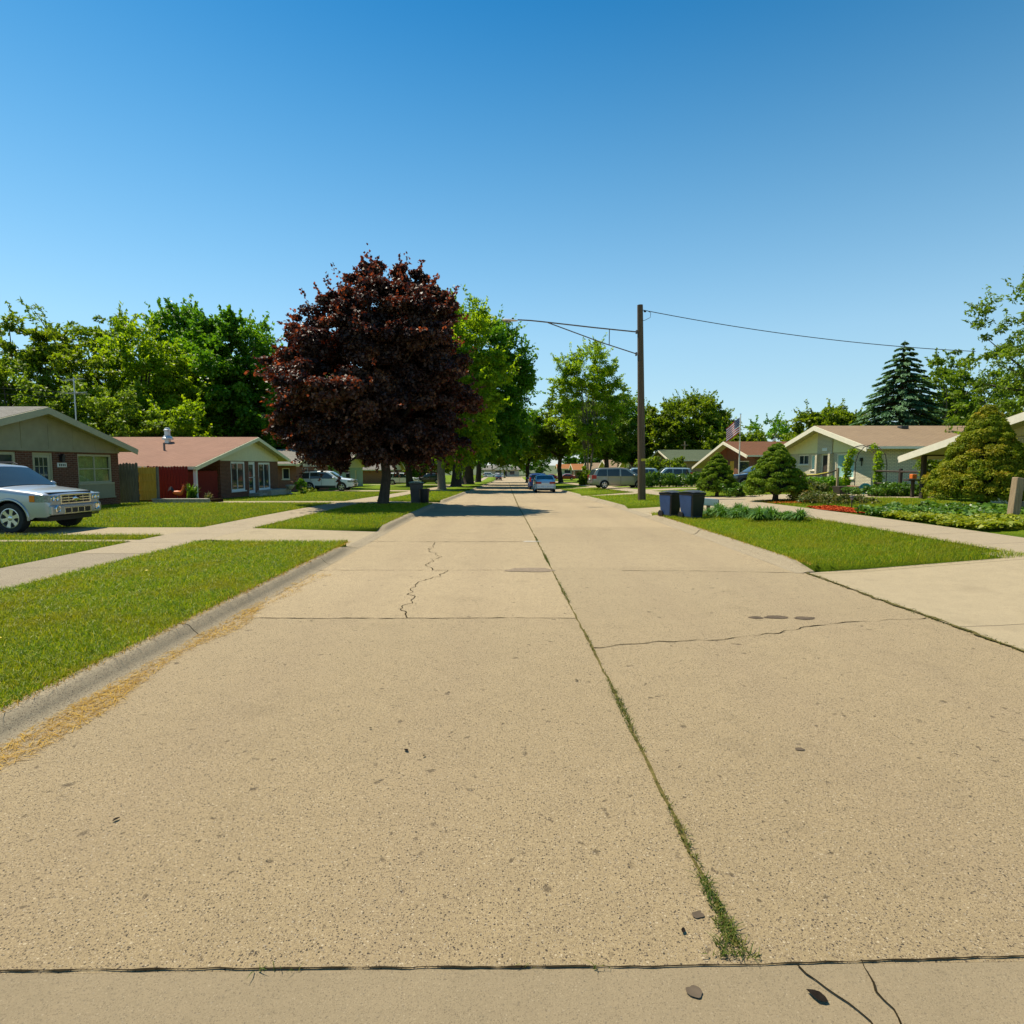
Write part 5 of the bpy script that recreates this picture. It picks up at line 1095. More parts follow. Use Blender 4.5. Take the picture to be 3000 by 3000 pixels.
# ------------------------------------------------------------------ bins
def wheelie(x, y, rz, h, w, d, body, lid, label, group=None, shell=None):
    t = thing('wheelie_bin', label, 'bin', (x, y, G(x, y) - .01), rz, group)
    m = MB(); b = .80
    m.hexa([(-w / 2 * b, -d / 2 * b, .05), (w / 2 * b, -d / 2 * b, .05), (w / 2 * b, d / 2 * .86, .05), (-w / 2 * b, d / 2 * .86, .05), (-w / 2, -d / 2, h), (w / 2, -d / 2, h), (w / 2, d / 2, h), (-w / 2, d / 2, h)])
    m.box(-w / 2 * 1.06, w / 2 * 1.06, -d / 2 * 1.06, d / 2 * 1.04, h - .075, h - .001)
    m.box(-w / 2 * .84, w / 2 * .84, -d / 2 * .84, d / 2 * .9, .0, .09); m.build('body', body, t, .018)
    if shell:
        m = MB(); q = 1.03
        m.hexa([(-w / 2 * b * q, -d / 2 * b * .7, .06), (-w / 2 * b * .98, -d / 2 * b * .7, .06), (-w / 2 * b * .98, d / 2 * .86, .06), (-w / 2 * b * q, d / 2 * .86, .06), (-w / 2 * q, -d / 2 * .8, h - .08), (-w / 2 * .99, -d / 2 * .8, h - .08), (-w / 2 * .99, d / 2, h - .08), (-w / 2 * q, d / 2, h - .08)]); m.build('lit_side', shell, t)  # navy only on the sunlit face; the black body colour stands for shade
    m = MB(); n = 8; pts = []
    for i in range(n + 1):
        f = i / n; yy = -d / 2 * 1.12 + d * 1.14 * f
        for j in range(7):
            u = -1 + 2 * j / 6; pts.append((u * w / 2 * 1.1, yy, h + .005 + .07 * math.sin(math.pi * min(1, f * .9 + .08)) * (1 - .6 * u ** 4)))
    m.grid(pts, n + 1, 7); pts2 = [(p[0], p[1], h + .001) for p in pts]; m.grid(pts2, n + 1, 7)
    m.add([], []); m.build('lid', lid, t)
    m = MB(); m.tube([(-w / 2 * .8, d / 2 + .06, h - .02), (w / 2 * .8, d / 2 + .06, h - .02)], .022, 8); m.bar((-w / 2 * .8, d / 2 - .02, h - .04), (-w / 2 * .8, d / 2 + .06, h - .02), .03, .03); m.bar((w / 2 * .8, d / 2 - .02, h - .04), (w / 2 * .8, d / 2 + .06, h - .02), .03, .03); m.build('handle', K['black'], t)
    for s in (-1, 1):
        m = MB(); m.lathe([(.02, -.03), (.10, -.03), (.11, -.015), (.11, .015), (.10, .03), (.02, .03)], 16, 0, Matrix.Translation((s * w / 2 * .92, d / 2 * .80, .105)) @ Matrix.Rotation(R(90), 4, 'Y')); m.build('wheel', K['black'], t)
    return t
wheelie(-4.25, 27.3, R(-80), .92, .58, .62, K['greybin'], K['binlid'], 'grey wheelie bin with pale green lid beside the maple trunk')
bn = bpy.context.scene.objects[-1]
t = thing('trash_can', 'small open black bin standing against the grey wheelie bin', 'bin', (-3.72, 26.2, G(-3.7, 26.2)))
m = MB(); m.lathe([(.17, 0), (.18, .02), (.225, .60), (.245, .62), (.245, .66), (.22, .66), (.215, .55), (.17, .05), (.001, .04)], 24); m.build('body', K['black'], t)
m = MB(); m.tube([(.24, 0, .58), (.27, .06, .52), (.27, -.06, .52), (.24, 0, .58)], .012, 5); m.build('handle', K['charcoal'], t)
wheelie(5.22, 18.55, R(30), .77, .47, .52, K['black'], K['charcoal'], 'navy wheelie bin, shaded sides coloured black, on the right verge, farther one of the pair', 'navy bins on the right verge', K['navy'])
wheelie(5.66, 17.75, R(27), .80, .52, .56, K['black'], K['charcoal'], 'navy wheelie bin, shaded sides coloured black, on the right verge, nearer one of the pair', 'navy bins on the right verge', K['navy'])
for (x, y, z) in ((5.35, 17.44, .10),):
    pass

# mailbox-like box behind the bins
t = thing('mailbox', 'low pale grey box with a dark open end between the bins and the smallest conifer', 'mailbox', (6.9, 19.9, G(6.9, 19.9)))
m = MB(); m.prism([(-.30, .22), (.30, .18), (.30, .40), (.26, .43), (-.26, .46), (-.30, .44)], -.13, .13); m.build('box', K['galv'], t, .015)
m = MB(); m.box(.301, .325, -.12, .12, .19, .40); m.build('end_flap', K['charcoal'], t, .01); m = MB(); m.box(-.05, .05, -.05, .05, -.05, .21); m.build('post', K['postwood'], t)

# ------------------------------------------------------------------ flag
t = thing('flagpole', 'white flagpole between the two smaller conifers', 'flagpole', (17.5, 44.0, G(17.5, 44)))
m = MB(); m.tube([(0, 0, -.1), (0, 0, 5.45)], [.055, .035], 10); m.build('pole', K['white'], t)
m = MB(); m.lathe([(.001, -.06), (.05, -.035), (.06, 0), (.05, .035), (.001, .06)], 12, 0, Matrix.Translation((0, 0, 5.52))); m.build('finial', K['chrome'], t)
m = MB(); m.box(-.05, .05, -.06, -.03, 3.9, 3.98); m.build('cleat', K['charcoal'], t)
ft = thing('flag', 'red, white and blue striped flag with stars hanging limp from the white flagpole', 'flag', (17.5, 44.0, G(17.5, 44)), R(-42))
def flag_pt(u, v):   # u along the fly, v down the hoist
    x = -.04 - 1.0 * u * (1 - .10 * v); y = -.05 - .10 * math.sin(u * 7 + v * 1.2) * u; z = 5.28 - 1.15 * v - .62 * u - .18 * u * u + .10 * u * v
    return (x + .03 * math.sin(v * 6) * u, y, z)
for nm, mt, sel in (('red_stripes', 'flagred', 0), ('white_stripes', 'flagwhite', 1)):
    m = MB()
    for k in range(13):
        if k % 2 != sel: continue
        u0 = .42 if k < 7 else 0.; pts = [flag_pt(u0 + (1 - u0) * i / 14, (k + j / 2) / 13) for i in range(15) for j in range(3)]; m.grid(pts, 15, 3)
    m.build(nm, K[mt], ft)
m = MB(); m.grid([flag_pt(.42 * i / 8, 7 / 13 * j / 6) for i in range(9) for j in range(7)], 9, 7); ca = m.build('canton', K['flagblue'], ft)
m = MB()
for r_ in range(9):
    for c_ in range(6 if r_ % 2 == 0 else 5):
        u = .42 * ((c_ + (.5 if r_ % 2 == 0 else 1)) / 6); v = 7 / 13 * (r_ + .5 + .3) / 9.6
        P0 = Vector(flag_pt(u, v)); du = (Vector(flag_pt(u + .01, v)) - P0).normalized(); dv = (Vector(flag_pt(u, v + .01)) - P0).normalized()
        for off in (-.004,):
            vs = [P0 + Vector((0, off, 0)) + (du * math.cos(a) + dv * math.sin(a)) * (.026 if i % 2 == 0 else .011) for i, a in enumerate(np.linspace(0, 2 * math.pi, 11)[:-1] - math.pi / 2)]
            m.add(vs, [tuple(range(10))])
m.build('stars', K['flagwhite'], ca)

# ------------------------------------------------------------------ left garden: fences, gate, bed, ornament
def picket_run(m, p0, p1, h, wv=.14, gap=.008, th=.022, jag=.03, zb=0):
    p0 = Vector(p0); p1 = Vector(p1); L = (p1 - p0).length; d = (p1 - p0) / L; nr = Vector((-d.y, d.x, 0)); n = int(L / wv)
    for i in range(n):
        a = p0 + d * (i * wv + gap); b = p0 + d * ((i + 1) * wv - gap); hh = h + random.uniform(-jag, jag); q = nr * th / 2; c = (a + b) / 2
        lo = [a - q, b - q, b + q, a + q]; top = [v + Vector((0, 0, hh)) for v in lo]; vs = [v + Vector((0, 0, zb)) for v in lo] + top
        m.hexa(vs); m.add([top[0], top[1], top[2], top[3], c - q + Vector((0, 0, hh + .05)), c + q + Vector((0, 0, hh + .05))], [(0, 1, 4), (2, 3, 5), (1, 2, 5, 4), (3, 0, 4, 5)])
zf = G(-17, 27)
t = thing('wooden_fence', 'weathered grey picket fence beside the corner of the grey-green house', 'fence', (-17.9, 26.9, zf))
m = MB(); picket_run(m, (0, 0, 0), (.98, .02, 0), 1.78); m.build('pickets', K['graywood'], t); m = MB(); m.box(0, 1, .02, .06, .3, .39); m.box(0, 1, .02, .06, 1.3, 1.39); m.build('rail', K['graywood'], t)
t = thing('wooden_gate', 'yellow-stained wooden gate standing open before the red fence', 'gate', (-16.95, 27.0, zf), R(-6))
m = MB(); picket_run(m, (0, 0, 0), (.86, 0, 0), 1.60, .143, .004, .022, .02, .12); m.build('pickets', K['yellowwood'], t)
for (a, b, mt) in ((.95, 1.03, 'yellowwood'), (1.32, 1.62, 'yellowwood'), (.55, .62, 'yellowwood')): m = MB(); m.box(-.03, .89, -.055, -.012, a, b); m.build('rail', K[mt], t)
m = MB(); m.box(.88, .96, -.05, .05, 0, 1.65); m.build('gate_post', K['graywood'], t)
t = thing('wooden_fence', 'dark red picket fence between the yellow gate and the white porch post', 'fence', (-16.95, 28.2, G(-17, 28)))
m = MB(); picket_run(m, (-.35, 0, 0), (1.62, .0, 0), 1.66); m.build('pickets', K['redwood'], t); m = MB(); m.box(-.3, 1.6, .02, .06, .3, .39); m.box(-.3, 1.6, .02, .06, 1.3, 1.39); m.build('rail', K['redwood'], t)
t = thing('wooden_fence', 'dark red board panel under the low eave of the pink-roofed house', 'fence', (-15.85, 29.1, G(-15.85, 30)))
m = MB(); picket_run(m, (0, 0, 0), (0, 3.1, 0), 1.45, .155, .003, .022, .004); m.build('boards', K['redwood'], t); m = MB(); m.box(-.06, -.02, 0, 3.1, .3, .39); m.box(-.06, -.02, 0, 3.1, 1.2, 1.29); m.build('rail', K['redwood'], t)
t = thing('planter_wall', 'low pale stone wall of the bed below the red fence', 'wall', (-16.2, 26.6, G(-16, 26.6)))
m = MB()
for i in range(9):
    a = .06 + i * .28; m.box(a, a + .272, .0, .26, -.05, .12); m.box(a - .03, a + .24, -.01, .28, .124, .20)
m.build('stones', K['stone'], t, .012); m = MB(); m.box(.05, 2.55, .27, 1.5, -.05, .13); m.build('soil', K['crack'], t)
t = thing('rooster_ornament', 'orange and dark rooster ornament in front of the red fence', 'ornament', (-15.45, 27.5, G(-15.4, 27.5) + .13), R(15))
m = MB(); m.lathe([(.005, -.24), (.07, -.2), (.11, -.06), (.12, .05), (.08, .16), (.02, .2)], 14, 0, Matrix.Translation((0, 0, .30)) @ Matrix.Rotation(R(100), 4, 'Y')); m.tube([(.13, 0, .33), (.2, 0, .46), (.22, 0, .58)], [.08, .055, .05], 10); m.lathe([(.01, -.06), (.05, -.03), (.06, 0), (.05, .04), (.01, .06)], 12, 0, Matrix.Translation((.23, 0, .60))); m.tube([(.28, 0, .6), (.34, 0, .58)], [.02, .004], 6); m.build('body', K['orange'], t)
m = MB()
for k in range(5): m.tube([(-.16, (k - 2) * .015, .34), (-.3, (k - 2) * .03, .48 + .03 * k), (-.42, (k - 2) * .04, .40 + .04 * k)], [.03, .03, .006], 6)
m.tube([(-.05, .03, .2), (-.04, .03, -.02)], .012, 5); m.tube([(-.05, -.03, .2), (-.04, -.03, -.02)], .012, 5); m.build('tail', K['charcoal'], t)
m = MB(); m.prism([(.17, .63), (.29, .65), (.28, .73), (.25, .69), (.22, .74), (.2, .69), (.17, .71)], -.012, .012); m.build('comb', K['redlens'], t)

def strap_plant(name, label, x, y, h, n, mat, cat='plant', group=None, seed=0, spread=.6, z=None, wv=.035):
    g = np.random.default_rng(seed); t = thing(name, label, cat, (x, y, G(x, y) if z is None else z), 0, group)
    V = []; rn = []
    for k in range(n):
        a = g.random() * 6.283; L = h * (.7 + .5 * g.random()); sp = spread * h * (.3 + .9 * g.random()); bx, by = g.normal() * h * .10, g.normal() * h * .10
        rv = g.random(); pr = None
        for i in range(6):
            f = i / 5; r_ = sp * f ** 1.3; zz = L * (1.55 * f - .85 * f * f * (.5 + sp / h)); w = wv * (1 - f ** 3) * .5 + .002
            c = np.array([bx + math.cos(a) * r_, by + math.sin(a) * r_, zz]); s = np.array([-math.sin(a), math.cos(a), 0]) * w
            if pr is not None: V.append([pr[0], pr[1], c + s, c - s]); rn.append(rv * .7 + .3 * f)
            pr = (c - s, c + s)
    quad_mesh('leaves', np.array(V), np.array(rn), mat, t); return t
strap_plant('potted_plant', 'spiky green plant beside the rooster ornament', -14.95, 27.7, .85, 60, L_['shrub'], seed=3, spread=.5, z=G(-15, 27.7) + .1, wv=.06)
strap_plant('potted_plant', 'smaller leafy plant at the foot of the white porch post', -14.2, 27.8, .50, 40, L_['rusty'], seed=4, z=G(-14, 27.8), wv=.05)
def shrub(name, label, x, y, lobes, mat, per=60, L=.10, Wd=.07, seed=1, cat='shrub', group=None, z=None, kind=None, flat=.7, part='foliage', stems=True, droop=.1):
    g = np.random.default_rng(seed); t = thing(name, label, cat, (x, y, G(x, y) if z is None else z), 0, group)
    CC, CR = lobe_clumps(lobes, g, .15, .35); P, D, N = clumps_to_leaves(CC, CR, per, g, flat, droop)
    if kind != 'flatbed':
        P[:, 2] = np.maximum(P[:, 2], .02)
    n = len(P); leaves(part, P, D, N, L * (.6 + .8 * g.random(n)), Wd * (.6 + .8 * g.random(n)), np.repeat(g.random(len(CC)), per) * .5 + g.random(n) * .5, mat, t)
    if stems:
        m = MB()
        for k in range(5): e = CC[g.integers(len(CC))]; m.tube([(g.normal() * .03, g.normal() * .03, -.04), Vector(e) * .5, e], [.018, .012, .004], 5, 0, False)
        m.build('stems', K['bark'], t)
    return t
# urn and shrub by the pink-roofed house
t = thing('urn', 'pale garden urn on the ledge at the right end of the pink-roofed house', 'urn', (-14.7, 39.6, G(-14.7, 39.6))); m = MB(); m.lathe([(.16, 0), (.18, .04), (.07, .1), (.06, .3), (.14, .36), (.26, .5), (.30, .62), (.27, .64), (.2, .58), (.001, .56)], 18); m.build('bowl', K['stone'], t)
shrub('shrub', 'small dark upright shrub beside the urn', -14.3, 40.6, [(0, 0, .5, .3, .3, .5, 20, .16)], L_['deep'], 40, .12, .08, 6)
shrub('flower_bed', 'yellow flowering plants along the red brick house wall', -15.2, 44.5, [(0, 0, .15, .5, 1.6, .2, 26, .14)], L_['lime'], 40, .09, .07, 7, 'plant')

# ------------------------------------------------------------------ right gardens
# daylily bed on the verge
spots = [(6.4, 19.6), (6.9, 18.9), (6.1, 18.6), (6.6, 17.9), (7.2, 17.6), (6.7, 17.0), (7.35, 16.7), (7.0, 16.1), (7.6, 15.9), (7.7, 17.0), (7.3, 18.3), (7.9, 16.3), (6.2, 19.2), (6.75, 18.3), (6.45, 17.3), (7.05, 17.2), (7.4, 16.2), (7.0, 18.0), (7.6, 17.5), (7.9, 15.6), (6.3, 18.0)]
d0 = None
for i, (x, y) in enumerate(spots):
    lab = 'bushy clump of strappy green leaves in the bed beside the navy bins'
    strap_plant('daylily_plant', lab, x, y, .36 + .07 * math.sin(i * 2.1), 170, L_['strap'], 'plant', 'strap-leaved clumps on the right verge', 30 + i, 1.0, None, .026)
# tall garden plants in front of the pale blue wagon
g0 = np.random.default_rng(77)
t = thing('tall_garden_plants', 'dense row of tall leafy garden plants in front of the pale blue wagon', 'plants', (14.2, 49, G(14.2, 49))); 
CC = np.stack([g0.uniform(-3.0, 3.4, 220), g0.uniform(-1, 1, 220), g0.uniform(.1, 1.05, 220)], 1); P, D, N = clumps_to_leaves(CC, np.full(220, .22), 34, g0, 1., -.3)
leaves('foliage', P, D, N, .26, .08, g0.random(len(P)), L_['shrub'], t); t['kind'] = 'stuff'
shrub('shrub', 'rounded leafy shrub in front of the green-roofed house', 15.2, 62, [(0, 0, 1.6, 1.6, 1.4, 1.4, 50, .5), (2.2, 0, 1.4, 1.3, 1.2, 1.2, 40, .45)], L_['mid'], 60, .22, .15, 8)
shrub('shrub', 'leafy vine-like bush at the left eave of the red-brown house', 18.6, 63, [(0, 0, 1.5, .8, .8, 1.4, 36, .4)], L_['mid'], 50, .22, .15, 9)
shrub('shrub', 'green bush left of the champagne minivan', 9.3, 70, [(0, 0, .9, .85, .8, 1.0, 40, .35)], L_['mid'], 60, .22, .16, 10, 'bush')
shrub('shrub', 'dark glossy shrub at the foot of the smallest conifer', 10.9, 27.4, [(0, 0, .35, .9, .5, .35, 30, .2)], L_['shrub'], 60, .10, .07, 12)
shrub('shrub', 'pale-edged leafy shrub against the trunk of the mid-sized conifer', 11.55, 22.9, [(0, 0, .36, .42, .4, .34, 24, .18)], L_['lime'], 60, .10, .075, 13)
shrub('garden_plants', 'rusty green bed plants beside the mid-sized conifer', 11.4, 21.3, [(0, 0, .15, .9, .7, .22, 40, .18), (.7, -.9, .12, .7, .8, .18, 30, .16)], L_['rusty'], 60, .07, .05, 14, 'plant')
shrub('hedge', 'low dark clipped hedge under the windows of the white brick house', 18.9, 35.6, [(0, -1.5, .42, .45, 1.5, .38, 60, .28), (0, 1.2, .42, .45, 1.5, .38, 60, .28)], L_['deep'], 70, .10, .07, 15, 'hedge')
shrub('garden_plants', 'pinkish green plants between the hedge and the driveway', 16.0, 31.3, [(0, 0, .28, 1.6, .7, .28, 60, .25)], L_['rusty'], 60, .10, .07, 16, 'plant')
shrub('garden_plants', 'green border plants between the driveway and the white brick side wall', 17.2, 25.9, [(0, 0, .22, 2.2, .8, .25, 70, .24)], L_['shrub'], 60, .10, .08, 17, 'plant')
# red mulch bed and solar light
blob('mulch_bed', 10.52, 18.3, .42, 1.4, K['mulch'], None, .15, 41, 40)['kind'] = 'structure'
blob('mulch_bed', 10.9, 22.5, .7, .9, K['mulch'], None, .15, 43, 40)['kind'] = 'structure'
g4 = np.random.default_rng(55); nq = 1700; P = np.stack([10.14 + .85 * g4.random(nq) ** .9, g4.uniform(16.9, 19.7, nq), np.zeros(nq)], 1); nq2 = 450
P = np.concatenate([P, np.stack([g4.uniform(10.15, 11.5, nq2), g4.uniform(21.6, 23.3, nq2), np.zeros(nq2)], 1)]); P[:, 2] = [G(a, b) + .02 + .03 * g4.random() for a, b in zip(P[:, 0], P[:, 1])]
nq = len(P); D = g4.normal(size=(nq, 3)); D[:, 2] *= .25; N = g4.normal(size=(nq, 3)) * .35 + np.array([0, 0, 1.])
tag(leaves('mulch_chips', P, D, N, .085 * (.5 + g4.random(nq)), .035, g4.random(nq), m_leaf('red_mulch_chip', [(0., (.16, .02, .008)), (.5, (.42, .06, .016)), (1., (.60, .12, .03))], .05, .9, .1)), 'red wood mulch strewn beside the right pavement', 'mulch', None, 'stuff')
t = thing('solar_light', 'small black solar garden light in the red mulch', 'garden light', (10.95, 18.4, G(10.95, 18.4)))
m = MB(); m.tube([(0, 0, -.05), (0, 0, .30)], .017, 8); m.build('stake', K['black'], t); m = MB(); m.lathe([(.035, .29), (.045, .31), (.045, .37), (.035, .38)], 12); m.build('lantern', K['lens'], t); m = MB(); m.lathe([(.075, .38), (.08, .395), (.05, .42), (.001, .425)], 14); m.build('cap', K['charcoal'], t)
# ground cover around the big conifer
def groundcover(name, label, rects, n, mat, L, Wd, h, seed):
    g = np.random.default_rng(seed); P = []
    for (x0, x1, y0, y1, w) in rects:
        k = int(n * w); x = g.uniform(x0, x1, k); y = g.uniform(y0, y1, k)
        mound = np.array([mnoise.noise(Vector((a * 1.6, b * 1.6, seed))) for a, b in zip(x, y)])
        z = np.array([G(a, b) for a, b in zip(x, y)]) + h * (.35 + .65 * g.random(k)) * (.75 + .6 * mound); P.append(np.stack([x, y, z], 1))
    P = np.concatenate(P); k = len(P); D = g.normal(size=(k, 3)); D[:, 2] *= .4; N = g.normal(size=(k, 3)) * .4 + np.array([-.2, -.25, 1.])
    o = leaves(name, P, D, N, L * (.6 + .8 * g.random(k)), Wd * (.6 + .8 * g.random(k)), g.random(k), mat); tag(o, label, 'plants', None, 'stuff'); return o
groundcover('ground_cover', 'yellow-green leafy ground cover along the right pavement', [(10.12, 10.75, 12.2, 15.6, .45), (10.6, 12.9, 12.3, 13.7, .4), (10.9, 11.9, 13.2, 14.4, .15)], 5200, L_['lime'], .12, .085, .20, 1)
groundcover('ground_cover', 'darker green leafy ground cover beneath the largest conifer', [(11.0, 14.8, 13.9, 16.0, .6), (10.15, 12.4, 15.3, 16.9, .55)], 4200, L_['shrub'], .13, .095, .26, 2)
# split rail fence post at the right edge
t = thing('rail_fence', 'weathered split rail fence whose thick leaning post stands at the right edge', 'fence', (12.05, 13.75, G(12.05, 13.75)))
m = MB(); vs = []
m.hexa([(-.10, -.09, -.1), (.09, -.09, -.1), (.09, .09, -.1), (-.10, .09, -.1), (-.01, -.085, 1.04), (.165, -.085, 1.01), (.165, .085, 1.01), (-.01, .085, 1.04)]); m.build('post', K['postwood'], t, .018)
m = MB(); m.bar((.10, .0, .40), (2.7, .25, .30), .06, .13); m.bar((.14, .0, .76), (2.7, .25, .74), .06, .12); m.build('rail', K['graywood'], t, .015)
m = MB(); m.hexa([(2.6, .17, -.1), (2.78, .17, -.1), (2.78, .35, -.1), (2.6, .35, -.1), (2.6, .17, 1.0), (2.78, .17, 1.0), (2.78, .35, 1.0), (2.6, .35, 1.0)]); m.build('post', K['postwood'], t, .018)
# vine arch, planter, hose
t = thing('garden_arch', 'vine-covered arch at the corner of the white brick house', 'arch', (18.45, 30.6, G(18.45, 30.6)))
cv = [(-.1, .9, 0), (-.1, .9, 1.6), (-.05, .75, 2.1), (0, .35, 2.42), (.1, -.1, 2.5), (.2, -.6, 2.36), (.28, -.98, 2.0), (.3, -1.1, 1.5), (.3, -1.1, 0)]
m = MB(); m.tube(cv, .02, 6); m.tube([(p[0] + .5, p[1], p[2]) for p in cv], .02, 6)
for p in cv[1:-1]: m.tube([p, (p[0] + .5, p[1], p[2])], .012, 5)
m.build('frame', K['darkwood'], t)
g1 = np.random.default_rng(5); PP = []
for i in range(len(cv) - 1):
    k = 5 if i in (0, 7) else 2; a = np.array(cv[i]); b = np.array(cv[i + 1]); f = np.linspace(.05, 1, 10 if i in (0, 7) else 3)
    if i in (2, 3, 4, 5): f = f[:1] if i in (2, 5) else f[:0]
    for q in f: PP.append(a + (b - a) * q + np.array([.2 * g1.random(), 0, 0]))
PP = np.array(PP); P, D, N = clumps_to_leaves(PP, np.full(len(PP), .22), 70, g1, 1.1, .3); leaves('vine', P, D, N, .11, .09, g1.random(len(P)), L_['bright'], t)
t = thing('planter_box', 'dark brown planter box beside the driveway below the arch', 'planter', (16.75, 28.75, G(16.75, 28.75)))
m = MB(); m.hexa([(-.42, -.3, 0), (.2, -.3, 0), (.2, .3, 0), (-.42, .3, 0), (-.48, -.34, .38), (.26, -.34, .38), (.26, .34, .38), (-.48, .34, .38)]); m.build('box', K['darkwood'], t, .015)
m = MB(); m.hexa([(.27, -.3, 0), (.5, -.3, 0), (.5, .3, 0), (.27, .3, 0), (.27, -.34, .40), (.56, -.34, .40), (.56, .34, .40), (.27, .34, .40)]); m.build('end_block', K['terracotta'], t, .015)
t = thing('tub', 'round turquoise tub lying on its side beside the dark planter box', 'tub', (17.45, 28.3, G(17.45, 28.3)), R(-25))
m = MB(); Mr = Matrix.Translation((0, 0, .27)) @ Matrix.Rotation(R(90), 4, 'X'); m.lathe([(.19, -.14), (.235, .0), (.27, .13), (.275, .15), (.25, .15), (.24, .12), (.2, -.1), (.001, -.11)], 26, 0, Mr); m.build('shell', K['plastic_blue'], t)
# sagging rail and dark rail fence before the white brick house
t = thing('rail_fence', 'long sagging rail with a yellow upper edge before the white brick house', 'rail', (17.6, 33.2, G(17.6, 33)))
pts = [(-.1, 3.2, .98), (0, 2.2, .90), (.1, 1.2, .87), (.2, .2, .92), (.3, -.8, 1.06), (.35, -1.6, 1.26)]
m = MB(); m.tube(pts, .035, 6); m.build('rail', K['darkwood'], t); m = MB(); m.tube([(p[0], p[1], p[2] + .05) for p in pts[:-1]], .026, 6); m.build('yellow_strip', K['yellow'], t); m = MB(); m.box(.3, .4, -1.68, -1.58, -.05, 1.35); m.box(-.15, -.05, 3.2, 3.3, -.05, 1.1); m.build('post', K['postwood'], t)
t = thing('rail_fence', 'dark two-rail fence between the arch and the porch of the right-edge house', 'fence', (18.6, 28.0, G(18.6, 28)))
m = MB(); m.tube([(.1, 1.6, 1.12), (.0, -.5, 1.10), (-.4, -2.6, 1.12)], .05, 6); m.tube([(.1, 1.6, .50), (.0, -.5, .48), (-.4, -2.6, .5)], .05, 6); m.build('rail', K['darkwood'], t); m = MB(); m.box(-.05, .07, -.58, -.46, -.1, 1.25); m.box(-.46, -.34, -2.7, -2.58, -.1, 1.25); m.build('post', K['darkwood'], t)
shrub('climbing_plant', 'green climbing plant at the left corner of the open porch', 18.2, 24.9, [(0, 0, 1.35, .45, .4, .65, 40, .24), (0, .3, .5, .25, .3, .4, 14, .2)], L_['mid'], 50, .10, .07, 18, 'plant')
shrub('potted_plant', 'red-leaved plant in the shade of the open porch', 17.8, 22.0, [(0, 0, 1.0, .5, .5, .40, 36, .2)], L_['redleaf'], 50, .10, .07, 19, 'plant')
t = thing('box_on_stand', 'small orange box on a dark stand beside the porch corner', 'box', (17.2, 24.6, G(17.2, 24.6))); m = MB(); m.box(-.10, .10, -.1, .1, .78, .98); m.build('box', K['orange'], t, .02); m = MB(); m.box(-.3, .35, -.15, .15, .70, .76); m.box(-.05, .05, -.05, .05, -.05, .7); m.build('stand', K['darkwood'], t)
t = thing('planter_box', 'grey-brown box planter under the entrance window of the white brick house', 'planter', (19.2, 37.9, G(19.2, 37.9) - .1)); m = MB(); m.box(-.3, .3, -.5, .5, 0, .85); m.box(-.36, .36, -.58, .58, .85, 1.0); m.build('box', K['postwood'], t, .03)
# bare tree behind the red-brown roof
t = thing('bare_tree', 'leafless small tree behind the red-brown roof', 'tree', (29.5, 66, G(29.5, 66))); g2 = np.random.default_rng(9); m = MB()
m.tube([(0, 0, -.1), (0, 0, 2.5), (.1, 0, 3.4)], [.12, .09, .07], 7)
for k in range(9):
    a = Vector((0, 0, 2.4 + .25 * g2.random())); e = Vector((g2.normal() * 1.2, g2.normal() * .8, 5.2 + g2.random() * .9)); c = a.lerp(e, .5) + Vector((0, 0, .2)); m.tube([a, c, e], [.045, .028, .006], 5)
    for j in range(3): s = c.lerp(e, .2 + .25 * j); m.tube([s, s + Vector((g2.normal() * .4, g2.normal() * .3, .5))], [.015, .004], 4)
m.build('trunk', K['greybark'], t)
t = thing('rail_fence', 'low dark rail behind the flagpole foot', 'fence', (16.6, 41.5, G(16.6, 41.5))); m = MB(); m.tube([(-1.3, 0, .55), (1.3, 0, .5)], .05, 6); m.build('rail', K['postwood'], t); m = MB(); m.box(-1.3, -1.2, -.05, .05, -.05, .65); m.box(1.2, 1.3, -.05, .05, -.05, .65); m.build('post', K['postwood'], t)

